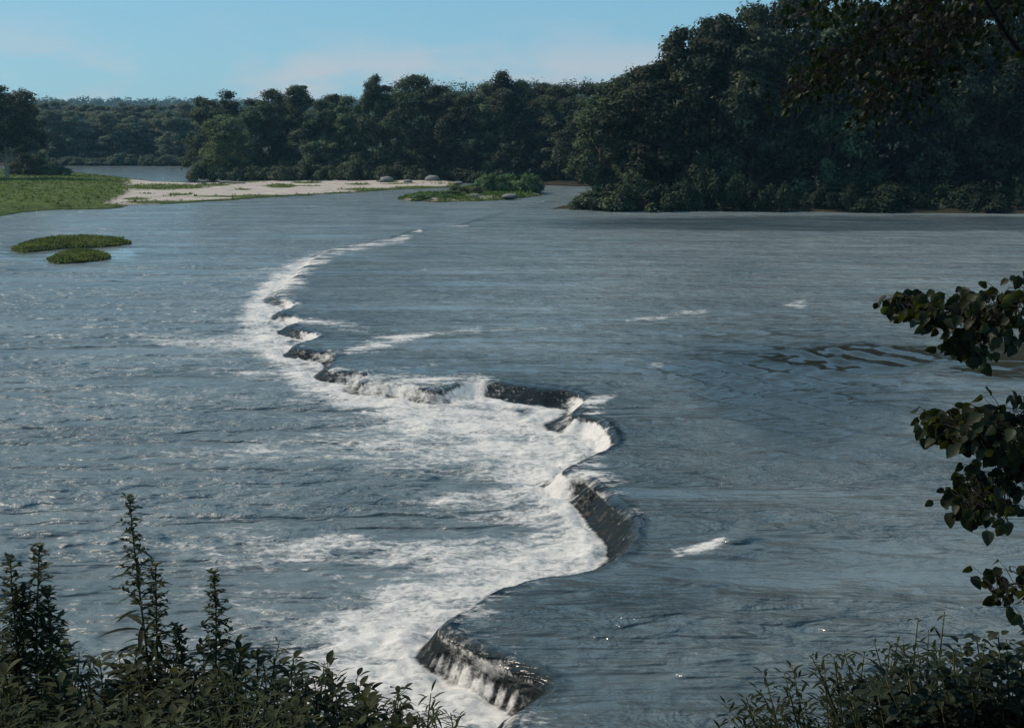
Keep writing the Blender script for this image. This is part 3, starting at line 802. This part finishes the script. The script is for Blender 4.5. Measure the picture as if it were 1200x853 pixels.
def drop_points(land_name, n, rg, accept):
    o = bpy.data.objects[land_name]
    me = o.data
    co = np.zeros(len(me.vertices) * 3, np.float32); me.vertices.foreach_get('co', co); co = co.reshape(-1, 3)
    vg = np.zeros(len(co), np.float32); me.attributes['veg'].data.foreach_get('value', vg)
    ok = np.where((co[:, 2] > 0.06) & accept(co, vg))[0]
    # area weight: the polar sheet is denser near the camera
    w_ = np.hypot(co[ok, 0], co[ok, 1]) ** 2
    i = rg.choice(ok, n, p=w_ / w_.sum())
    j = np.clip(i + 1, 0, len(co) - 1)
    P = co[i] + (co[j] - co[i]) * rg.uniform(-.5, .5, (n, 1)) * (np.abs(co[j] - co[i]).max(1) < 6)[:, None]
    P[:, 1] += rg.uniform(-.8, .8, n)
    return P
def build_grass():
    rg = np.random.default_rng(31)
    P = drop_points('sandbar', 9000, rg, lambda c, v: v > 0.45)
    o = grass_mesh('bank_grass', P, rg.uniform(0.12, 0.4, len(P)), rg, 'short green grass covering the left point beside the sandbar'); o.color = (1.4, 1.12, 0.8, 1)
    for nm, gn, lb in (('long_grassy_islet', 'long_islet_grass', 'green grass covering the longer flat islet at the left'), ('short_grassy_islet', 'short_islet_grass', 'green grass covering the shorter flat islet at the left')):
        P = drop_points(nm, 2600, rg, lambda c, v: v > -1)
        o = grass_mesh(gn, P, rg.uniform(0.08, 0.3, len(P)), rg, lb); o.color = (1.35, 1.0, 1.3, 1)
    P = drop_points('shrubby_islet', 1600, rg, lambda c, v: v > 0.55)
    o = grass_mesh('shrubby_islet_grass', P, rg.uniform(0.2, 0.5, len(P)), rg, 'rough grass between the shrubs of the islet'); o.color = (0.8, 0.95, 0.9, 1)

def boulder(px, py, r, flat, label, group, seed, z=0.5):
    rg = np.random.default_rng(seed)
    n, m = 14, 9
    th, ph = np.meshgrid(np.linspace(0, 2 * np.pi, n, endpoint=False), np.linspace(0.05, np.pi - 0.05, m))
    k = 1 + 0.25 * fbm(np.cos(th) * np.sin(ph) * 1.7 + seed, np.sin(th) * np.sin(ph) * 1.7 + np.cos(ph) * 1.3, 3)
    v = np.stack([np.cos(th) * np.sin(ph) * r * 1.25 * k, np.sin(th) * np.sin(ph) * r * k, np.cos(ph) * r * flat * k + r * flat * 0.5], -1).reshape(-1, 3)
    q = [[i * n + j, i * n + (j + 1) % n, (i + 1) * n + (j + 1) % n, (i + 1) * n + j] for i in range(m - 1) for j in range(n)]
    o = link('boulder', mesh_np('boulder', v, np.array(q)[:, ::-1], [[0, j, j + 1] for j in range(1, n - 1)], M_ROCK, True))
    o.location = on_z(px, py, z)
    tag(o, label, 'boulder', group)
def build_stones():
    G = 'boulders on the sandbar'
    boulder(453, 213, 1.2, 0.62, 'left of the two pale topped boulders on the sandbar', G, 3)
    boulder(507, 212, 1.3, 0.62, 'right of the two pale topped boulders on the sandbar', G, 5)
    boulder(478, 214, 0.7, 0.6, 'small stone between the two pale boulders', G, 7)
    boulder(537, 216, 0.8, 0.5, 'stone at the tip of the sandbar by the islet', G, 9)
    boulder(563, 219, 1.0, 0.6, 'pale stone behind the low brownish islet shrub', None, 11)
    boulder(556, 232, 0.9, 0.5, 'pale stone at the front edge of the islet', None, 13, 0.3)
    boulder(597, 232, 1.0, 0.45, 'flat stone below the largest islet shrub', None, 15, 0.3)
    boulder(713, 240, 1.0, 0.5, 'pale wet stone at the corner of the right bank', None, 17, 0.3)
    # drift log
    b = MB(); p = on_z(272, 215, 0.55)
    k = np.linspace(0, 1, 8)[:, None]
    b.tube(np.array([-2.6, 0, 0.2]) * (1 - k) + np.array([2.6, 0.4, 0.16]) * k + np.sin(k * 5) * [0, 0, 0.08], 0.26 - 0.1 * k[:, 0], 7)
    b.tube([(0.6, 0.1, 0.2), (1.2, -0.3, 0.5), (1.5, -0.5, 0.9)], [0.1, 0.07, 0.03], 5)
    o = link('drift_log', b.mesh('drift_log', M_PALEBARK, True)); o.location = p
    tag(o, 'bleached drift log lying on the far edge of the sandbar', 'log')

# ------------------------------------------------------------------ near plants
def leaf_mesh(name, mat, wid, fold, droop, rows=4, blunt=1.0):
    """leaf along +X, unit long, normal +Z"""
    v, q, t = [(0, 0, 0)], [], []
    ts = [(i + 1) / (rows + 1) for i in range(rows)]
    for k in ts:
        w_ = wid * math.sin(math.pi * k ** blunt) ** 0.75
        z = -droop * k * k
        v += [(k, w_, z + fold * w_), (k, 0, z), (k, -w_, z + fold * w_)]
    v.append((1, 0, -droop))
    n = len(v) - 1
    t += [(0, 2, 1), (0, 3, 2)]
    for r in range(rows - 1):
        a = 1 + r * 3; b = a + 3
        q += [(a, a + 1, b + 1, b), (a + 1, a + 2, b + 2, b + 1)]
    a = n - 3
    t += [(a, a + 1, n), (a + 1, a + 2, n)]
    return mesh_np(name, v, q, t, mat, True)
def orient(p, d, up, L):
    d = Vector(d).normalized(); up = Vector(up)
    s = up.cross(d)
    if s.length < 1e-4: s = Vector((1, 0, 0)).cross(d)
    s.normalize(); n = d.cross(s)
    m = Matrix((d * L, s * L, n * L)).transposed().to_4x4()
    m.translation = Vector(p)
    return m
def join_leaves(name, me, mats, mat):
    co = np.zeros(len(me.vertices) * 3, np.float32); me.vertices.foreach_get('co', co)
    co = np.concatenate([co.reshape(-1, 3), np.ones((len(me.vertices), 1))], 1)
    tr = np.array([p.vertices[:] for p in me.polygons if len(p.vertices) == 3]); q = np.array([p.vertices[:] for p in me.polygons if len(p.vertices) == 4])
    A = np.array([np.array(m) for m in mats])
    v = np.einsum('nij,kj->nki', A, co)[..., :3].reshape(-1, 3)
    off = (np.arange(len(mats)) * len(co))[:, None, None]
    return mesh_np(name, v, (q[None] + off).reshape(-1, 4), (tr[None] + off).reshape(-1, 3), mat, True)
def place_leaves(t, me, mats, color, separate, name='leaf'):
    if separate:
        for m in mats:
            o = link(name, me, t); o.matrix_local = m
            c = random.uniform(0.7, 1.3); o.color = (color[0] * c, color[1] * c, color[2] * c, 1)
    else:
        o = link('foliage', join_leaves('foliage', me, mats, me.materials[0]), t)
        o.color = (*color, 1)

LANCE = WIL = OVAL = ROUND = None
def spire_plant(px, ytip, y, label, group, separate=True, color=(1, 1, 1), spread=1.0, h_leaf=0.17, n=70, tops=True, lean=0.0, name='tall_weed', bare=0.0):
    """upright weed whose drooping lance leaves shorten towards a feathery spire"""
    tip = on_y(px, ytip, y)
    base = np.array([tip[0] + lean, y + random.uniform(-.1, .1), float(near_bank(0, y)) - 0.05])
    t = empty(name, base, label, 'plant', group)
    H = tip - base
    k = np.linspace(0, 1, 9)[:, None]
    wob = np.concatenate([np.sin(k * 5 + px) * 0.02, np.cos(k * 4 + px) * 0.02, k * 0], 1)
    st = H[None] * k + wob * k
    b = MB(); b.tube(st, 0.009 * (1.1 - k[:, 0]) + 0.002, 5)
    link('stem', b.mesh('stem', M_STEM, True), t)
    def at(q): return np.array([np.interp(q, k[:, 0], st[:, i]) for i in range(3)])
    big, small = [], []
    L = float(H[2])
    for i in range(n):
        q = 0.30 + 0.62 * (i + random.random()) / n
        r = 1 - q
        a = i * 2.4 + random.uniform(-.4, .4)
        ln = h_leaf * spread * (0.32 + 1.15 * min(r / 0.5, 1)) * random.uniform(0.75, 1.2)
        el = random.uniform(-0.15, 0.55)
        d = (math.cos(a) * math.cos(el), math.sin(a) * math.cos(el), math.sin(el))
        big.append(orient(at(q), d, (0, 0, 1), ln))
    link_sp = []
    if tops:
        sb = MB()
        for i in range(34):
            q = 0.70 + 0.30 * i / 33
            a = i * 2.4; r = (1.02 - q)
            ln = 0.42 * r * spread * random.uniform(0.5, 1.1) + 0.015
            d = np.array([math.cos(a), math.sin(a), 0.45]); d /= np.linalg.norm(d)
            p0 = at(q)
            p1 = p0 + d * ln
            p1m = p0 + d * ln * 0.6 + [0, 0, 0.1 * ln]
            sb.tube([p0, p1m, p1], [0.003, 0.0025, 0.0015], 4)
            for j in range(5):
                f = (j + 1) / 5
                pp = p0 + (p1 - p0) * f
                for s_ in range(1 if j < 2 else 2):
                    dd = np.array([random.gauss(0, 1), random.gauss(0, 1), 0.5])
                    small.append(orient(pp, dd, (0, 0, 1), random.uniform(0.022, 0.045)))
        sp_ = link('flower_spike', sb.mesh('flower_spike', M_STEM), t)
        f = link('bracts', join_leaves('bracts', OVAL, small, M_LEAFN), sp_); f.color = (*color, 1); f['kind'] = 'stuff'
    place_leaves(t, LANCE, big, color, separate)
    return t
def leafy_stem(px, ytip, y, label, group, me, color, n, ln, separate=False, name='leafy_weed', droop=0.3, q0=0.45, arch=0.0):
    tip = on_y(px, ytip, y)
    base = np.array([tip[0] - arch + random.uniform(-.08, .08), y + random.uniform(-.2, .2), float(near_bank(0, y)) - 0.05])
    t = empty(name, base, label, 'plant', group)
    H = tip - base
    k = np.linspace(0, 1, 8)[:, None]
    st = H[None] * np.concatenate([k ** 1.6, k ** 1.3, k ** 0.9], 1)
    b = MB(); b.tube(st, 0.008 * (1.1 - k[:, 0]) + 0.002, 5)
    mats = []
    for i in range(n):
        q = q0 + (1 - q0) * (i + random.random()) / n
        p = np.array([np.interp(q, k[:, 0], st[:, j]) for j in range(3)])
        a = i * 2.4 + random.uniform(-.5, .5)
        el = random.uniform(-.3, 0.9) - droop * (1 - q)
        d = np.array([math.cos(a) * math.cos(el), math.sin(a) * math.cos(el), math.sin(el)])
        out_ = random.uniform(0.0, 0.16) * (1.25 - q)
        p1 = p + d * out_
        if out_ > 0.03: b.tube([p, p1], [0.003, 0.002], 4)
        mats.append(orient(p1, d, (0, 0, 1), ln * random.uniform(0.6, 1.2) * (1.15 - 0.4 * q)))
    link('stem', b.mesh('stem', M_STEM, True), t)
    place_leaves(t, me, mats, color, separate)
    return t
def stem_leaves(base, tip, b, n, ln, droop=0.3, q0=0.4, rad=0.007):
    H = tip - base
    k = np.linspace(0, 1, 8)[:, None]
    st = base + H[None] * np.concatenate([k ** 1.6, k ** 1.3, k ** 0.9], 1)
    b.tube(st, rad * (1.1 - k[:, 0]) + 0.002, 4)
    mats = []
    for i in range(n):
        q = q0 + (1 - q0) * (i + random.random()) / n
        p = np.array([np.interp(q, k[:, 0], st[:, j]) for j in range(3)])
        a = i * 2.4 + random.uniform(-.5, .5)
        el = random.uniform(-.3, 0.9) - droop * (1 - q)
        d = np.array([math.cos(a) * math.cos(el), math.sin(a) * math.cos(el), math.sin(el)])
        p1 = p + d * random.uniform(0.0, 0.14) * (1.25 - q)
        mats.append(orient(p1, d, (0, 0, 1), ln * random.uniform(0.6, 1.2) * (1.15 - 0.4 * q)))
    return mats
def mass_stem(px, yt, y, store, b, n, ln, arch):
    tip = on_y(px, yt, y)
    store += stem_leaves(np.array([tip[0] - arch, y + random.uniform(-.2, .2), float(near_bank(0, y)) - 0.05]), tip, b, n, ln)
def undergrowth(name, label, A, B, stems):
    v, q, t, n = [], [], [], 0
    mb = MB(); mb.v, mb.q, mb.t, mb.n = list(stems.v), list(stems.q), list(stems.t), stems.n
    for me, mats in (A, B):
        j = join_leaves('tmp', me, mats, None)
        co = np.zeros(len(j.vertices) * 3, np.float32); j.vertices.foreach_get('co', co)
        li = np.zeros(len(j.loops), np.int32); j.loops.foreach_get('vertex_index', li)
        lt = np.zeros(len(j.polygons), np.int32); j.polygons.foreach_get('loop_total', lt)
        nq = int((lt == 4).sum())
        mb.add(co.reshape(-1, 3), li[:nq * 4].reshape(-1, 4), li[nq * 4:].reshape(-1, 3))
        bpy.data.meshes.remove(j)
    o = link(name, mb.mesh(name, M_LEAFN, True), None, 'stuff'); o.color = (0.8, 0.8, 0.75, 1)
    return tag(o, label, 'undergrowth')
def shrub(name, label, px0, y0, me, ln, tips, n, color):
    g = on_y(px0, 853, y0); base = np.array([g[0], y0, float(near_bank(0, y0)) - 0.05])
    t = empty(name, base, label, 'shrub')
    b, mats = MB(), []
    for px, py, y in tips:
        tip = on_y(px, py, y) - base
        root = np.array([tip[0] * 0.55 + random.uniform(-.15, .15), random.uniform(-.15, .15), float(near_bank(0, y0)) - 0.05 - base[2]])
        mats += stem_leaves(root, tip, b, n, ln, 0.15)
    o = link('stems', b.mesh('stems', M_STEM, True), t); o['kind'] = 'stuff'
    o = link('foliage', join_leaves('foliage', me, mats, me.materials[0]), t); o.color = (*color, 1); o['kind'] = 'stuff'
    return t
def build_weeds():
    global LANCE, WIL, OVAL, ROUND
    LANCE = leaf_mesh('lance_leaf', M_LEAFN, 0.085, 0.35, 0.42)
    WIL = leaf_mesh('willow_leaf', M_LEAFN, 0.125, 0.3, 0.18)
    OVAL = leaf_mesh('oval_leaf', M_LEAFN, 0.24, 0.3, 0.22)
    ROUND = leaf_mesh('round_leaf', M_ROUND, 0.38, 0.45, 0.22, 4, 0.72)
    G = 'spire topped weeds at the bottom left'
    spire_plant(157, 582, 6.0, 'tallest spire topped weed at the bottom left', G, n=84, lean=0.06)
    spire_plant(178, 664, 6.1, 'shorter weed stem close against the tallest spire', G, n=60, tops=True, spread=0.75, lean=0.02)
    spire_plant(249, 672, 6.0, 'spire topped weed right of the tallest one', G, n=70, spread=0.85, lean=-0.06)
    spire_plant(213, 732, 5.9, 'small weed tip between the two spire topped weeds', G, n=50, spread=0.6, lean=0.05)
    for px, yt, lb in ((40, 642, 'highest of the branching weeds at the left edge'), (8, 655, 'branching weed cut by the left edge'), (62, 690, 'branching weed whose tip bends right at the left edge'), (22, 690, 'branching weed in front at the left edge')):
        spire_plant(px, yt, 5.6, lb, 'branching weeds at the left edge', n=80, spread=1.15, h_leaf=0.15, lean=random.uniform(-.2, .1))
    # the dense mass along the bottom left
    rg = random.Random(8)
    xs = [-60, -20, 0, 20, 45, 70, 90, 110, 130, 150, 170, 190, 210, 230, 250, 270, 290, 310, 330, 350, 375, 395, 415, 440, 460, 480, 500, 520]
    top = lambda x: np.interp(x, [-60, 0, 60, 120, 200, 300, 345, 400, 470, 540], [728, 742, 750, 770, 756, 754, 764, 796, 816, 848])
    MASSL, MASSO, STEMS = [], [], MB()
    for r_, (dy, dist) in enumerate(((0, 6.3), (14, 5.9), (30, 5.6), (50, 5.2), (75, 4.8), (95, 4.6))):
        for x in xs:
            px = x + rg.uniform(-12, 12) + r_ * 4
            yt = top(px) + dy + rg.uniform(-14, 14)
            if px > 545 - dy: continue
            c = (0.8, 0.8, 0.75)
            if r_ == 0:
                leafy_stem(px, yt, dist, 'leafy dark weed standing up from the dense growth along the bottom left', 'leafy weeds along the top of the bottom left growth', [LANCE, OVAL][rg.random() < 0.4], c, 56, 0.10, False, 'leafy_weed', arch=rg.uniform(-.1, .15))
            else:
                mass_stem(px, yt, dist, MASSO if rg.random() < 0.4 else MASSL, STEMS, 64, 0.10, rg.uniform(-.1, .15))
    undergrowth('weed_undergrowth', 'dense dark weed growth filling the bottom left corner', (LANCE, MASSL), (OVAL, MASSO), STEMS)
    G = 'young weed tips at the right end of the bottom left growth'
    for px, yt, lb in ((345, 768, 'broad leaved weed tip leaning right above the foam'), (380, 776, 'thin upright shoot in front of the white foam'), (404, 806, 'small shoot right of the thin upright one'), (430, 812, 'bushy young tip in the middle of the lower growth'), (466, 812, 'pointed tip left of the last tall shoot'), (505, 812, 'slender shoot leaning right near the end of the growth'), (535, 842, 'lowest weed tip at the right end of the growth')):
        leafy_stem(px, yt, 6.0, lb, G, OVAL if px < 370 else LANCE, (1.1, 1.15, 0.8), 34, 0.10, True, 'leafy_weed', 0.1, 0.5, 0.1)
    # bottom right: willow like shrub and dark broad leaved shrub
    wt = lambda x: np.interp(x, [835, 900, 960, 1050, 1120, 1210], [844, 786, 768, 752, 766, 790])
    shrub('willow_leaved_shrub', 'feathery narrow leaved shrub at the bottom right, left of the dark broad leaved one', 1060, 5.4, WIL, 0.075,
          [(838 + i * 5.2 + rg.uniform(-6, 6), wt(838 + i * 5.2) + rg.uniform(-4, 10) + (0 if i % 3 == 0 else rg.uniform(8, 75)), 5.4 + rg.uniform(-.4, .4)) for i in range(72)], 72, (0.6, 0.62, 0.55))
    dtop = lambda x: np.interp(x, [1000, 1060, 1110, 1135, 1200, 1260], [800, 785, 760, 748, 735, 720])
    shrub('broad_leaved_shrub', 'dark broad leaved shrub filling the bottom right corner', 1180, 4.9, ROUND, 0.075,
          [(990 + i * 4.2 + rg.uniform(-8, 8), dtop(990 + i * 4.2) + (rg.uniform(-4, 14) if i % 3 == 0 else rg.uniform(5, 110)), 5.0 + rg.uniform(-.3, .3)) for i in range(66)], 44, (0.5, 0.5, 0.5))
    for px, yt, lb in ((1076, 724, 'tall thin grass like shoot rising from the bottom right growth'), (1107, 716, 'tallest thin shoot at the bottom right'), (1052, 750, 'short shoot left of the two thin tall ones'), (1088, 738, 'thin shoot between the two tall ones at the bottom right')):
        leafy_stem(px, yt, 5.5, lb, 'thin shoots at the bottom right', WIL, (1.1, 1.1, 0.8), 26, 0.075, True, 'thin_shoot', 0.0, 0.5, 0.05)

BR = [  # spines in photo pixels with half width of the leaf mass, distance
    ('highest leafy branch reaching in from the right', 5.0, [(1290, 320, 40), (1200, 362, 34), (1150, 362, 34), (1110, 362, 24), (1090, 360, 20), (1056, 358, 10)], 90),
    ('drooping side twig below the highest right hand branch', 5.0, [(1200, 370, 20), (1160, 392, 20), (1122, 408, 9)], 22),
    ('middle leafy branch reaching in from the right', 4.8, [(1290, 470, 40), (1200, 494, 40), (1150, 500, 30), (1125, 500, 24), (1100, 502, 14)], 100),
    ('lower leafy branch drooping in from the right', 4.7, [(1290, 505, 40), (1200, 560, 30), (1155, 580, 24), (1112, 582, 14)], 70),
    ('short lowest twig at the right edge', 4.6, [(1280, 660, 20), (1210, 690, 22), (1158, 690, 8)], 20)]
TOP = [('leafy bough hanging into the top right', 9.0, [(1290, -90, 40), (1150, -30, 60), (1060, 20, 60), (985, 60, 45), (925, 110, 25)], 900),
       ('second leafy bough across the top right', 9.6, [(1290, -60, 40), (1150, 20, 55), (1080, 60, 55), (1010, 120, 36)], 800),
       ('leafy bough close under the top edge', 9.2, [(1290, -110, 40), (1120, -40, 40), (1000, -12, 30), (930, 20, 20)], 500),
       ('bare leaning bough in the top right corner', 6.6, [(1330, 170, 10), (1200, 58, 10), (1165, 20, 10), (1120, -40, 20)], 90)]
def build_overhang():
    TX, TY = 5.4, 5.2
    tz = float(near_bank(0, TY)) - 0.3
    t = empty('overhanging_tree', (TX, TY, tz), 'dark near tree whose leafy branches hang in from the right edge', 'tree')
    org = np.array([TX, TY, tz])
    k = np.linspace(0, 1, 10)
    tp = np.stack([-0.5 * k ** 2 + 0.08 * np.sin(k * 6), 0.3 * k, k * 8.5], 1)
    b = MB(); b.tube(tp, 0.20 * (1 - 0.7 * k) + 0.08 * np.exp(-k * 14), 10)
    link('trunk', b.mesh('trunk', M_BARK, True), t)
    def trunk_at(z): return np.array([np.interp(z, tp[:, 2], tp[:, i]) for i in range(3)])
    rg = np.random.default_rng(55)
    def spine_of(y, pts):
        P = np.array([on_y(px, py, y) for px, py, _ in pts]) - org
        P[:, 1] += 0.10 * np.sin(np.arange(len(P)) * 1.7)
        w_ = np.array([w for *_, w in pts]) * y / F
        a = trunk_at(P[0, 2] - 0.6)
        P = np.concatenate([[a, (a + P[0]) / 2 + [0, 0, 0.12]], P]); w_ = np.concatenate([[0, 0], w_])
        # resample
        s = np.concatenate([[0], np.cumsum(np.linalg.norm(np.diff(P, axis=0), axis=1))])
        q = np.linspace(0, s[-1], 40)
        S = np.stack([np.interp(q, s, P[:, i]) for i in range(3)], 1)
        ker = np.array([.25, .5, .25])
        for _ in range(3):
            T = S.copy()
            for i in range(3): T[1:-1, i] = np.convolve(S[:, i], ker, 'valid')
            S = T
        return S, np.interp(q, s, w_), q / s[-1], s[1 + 1] / s[-1]
    def leaves_on(b, S, wd, q, q0, n, size, jy):
        mats = []
        for i in range(n):
            f = q0 + (1 - q0) * rg.uniform(0, 1) ** 0.85
            p = np.array([np.interp(f, q, S[:, j]) for j in range(3)]); w_ = float(np.interp(f, q, wd))
            off = np.array([rg.normal() * 0.5 * w_, rg.uniform(-jy, jy), rg.uniform(-1, 0.75) * w_])
            e = p + off
            b.tube([p, p + off * 0.5 + [0, 0, 0.012], e], [0.002, 0.0016, 0.0012], 4)
            d = np.array([rg.normal() * 0.55 - 0.25, rg.normal() * 0.5, -0.75])
            up = np.array([rg.normal() * 0.5, -0.9 + rg.normal() * 0.6, 0.55])
            mats.append(orient(e, d, up, size * rg.uniform(0.65, 1.25)))
        return mats
    for lb, y, pts, n in BR:
        S, wd, q, q0 = spine_of(y, pts)
        b = MB(); b.tube(S, 0.022 * (1 - q) + 0.003, 6)
        m1 = leaves_on(b, S, wd, q, q0 + (1 - q0) * 0.30, int(n * 1.2), 0.057, 0.16)
        m2 = leaves_on(b, S, wd, q, q0, int(n * 2.7), 0.053, 0.24)
        br = link('branch', b.mesh('branch', M_TWIG, True), t); br['label'] = lb
        for m in m1:
            o = link('leaf', ROUND, br); o.matrix_local = m
            c = random.choice((0.4, 0.5, 0.6, 0.8, 1.5)); o.color = (c, c, c, 1)
        o = link('foliage', join_leaves('foliage', ROUND, m2, M_ROUND), br); o['kind'] = 'stuff'; o.color = (0.55, 0.55, 0.55, 1)
    for lb, y, pts, n in TOP:
        S, wd, q, q0 = spine_of(y, pts)
        b = MB(); b.tube(S, 0.05 * (1 - q) + 0.006, 6)
        bare = lb.startswith('bare')
        m = leaves_on(b, S, wd, q, q0 + 0.05, int(n * 0.95), 0.05, 0.5)
        br = link('branch', b.mesh('branch', M_TWIG, True), t); br['label'] = lb
        o = link('foliage', join_leaves('foliage', ROUND, m, M_ROUND), br); o['kind'] = 'stuff'; o.color = (0.26, 0.34, 0.32, 1)

def build_haze():
    x0, x1, y0, y1, z0, z1 = -2600, 2600, -120, 2600, -2.6, 95
    v = [(x, y, z) for z in (z0, z1) for y in (y0, y1) for x in (x0, x1)]
    q = [(0, 2, 3, 1), (4, 5, 7, 6), (0, 1, 5, 4), (2, 6, 7, 3), (0, 4, 6, 2), (1, 3, 7, 5)]
    m = NT('air')
    pv = m.n('VolumePrincipled')
    pv.inputs['Color'].default_value = (0.35, 0.72, 1.0, 1)
    pv.inputs['Density'].default_value = 0.00011
    pv.inputs['Anisotropy'].default_value = 0.2
    m.put(m.out.inputs[1], pv.outputs[0])
    tag(link('haze', mesh_np('haze', v, q, None, m.m), None, 'stuff'), 'pale blue haze over the far river and hills', 'haze')

import os
build_river()
ridges = build_land()
build_forest()
build_canopies(ridges)
build_grass()
build_stones()
build_weeds()
build_overhang()
build_haze()
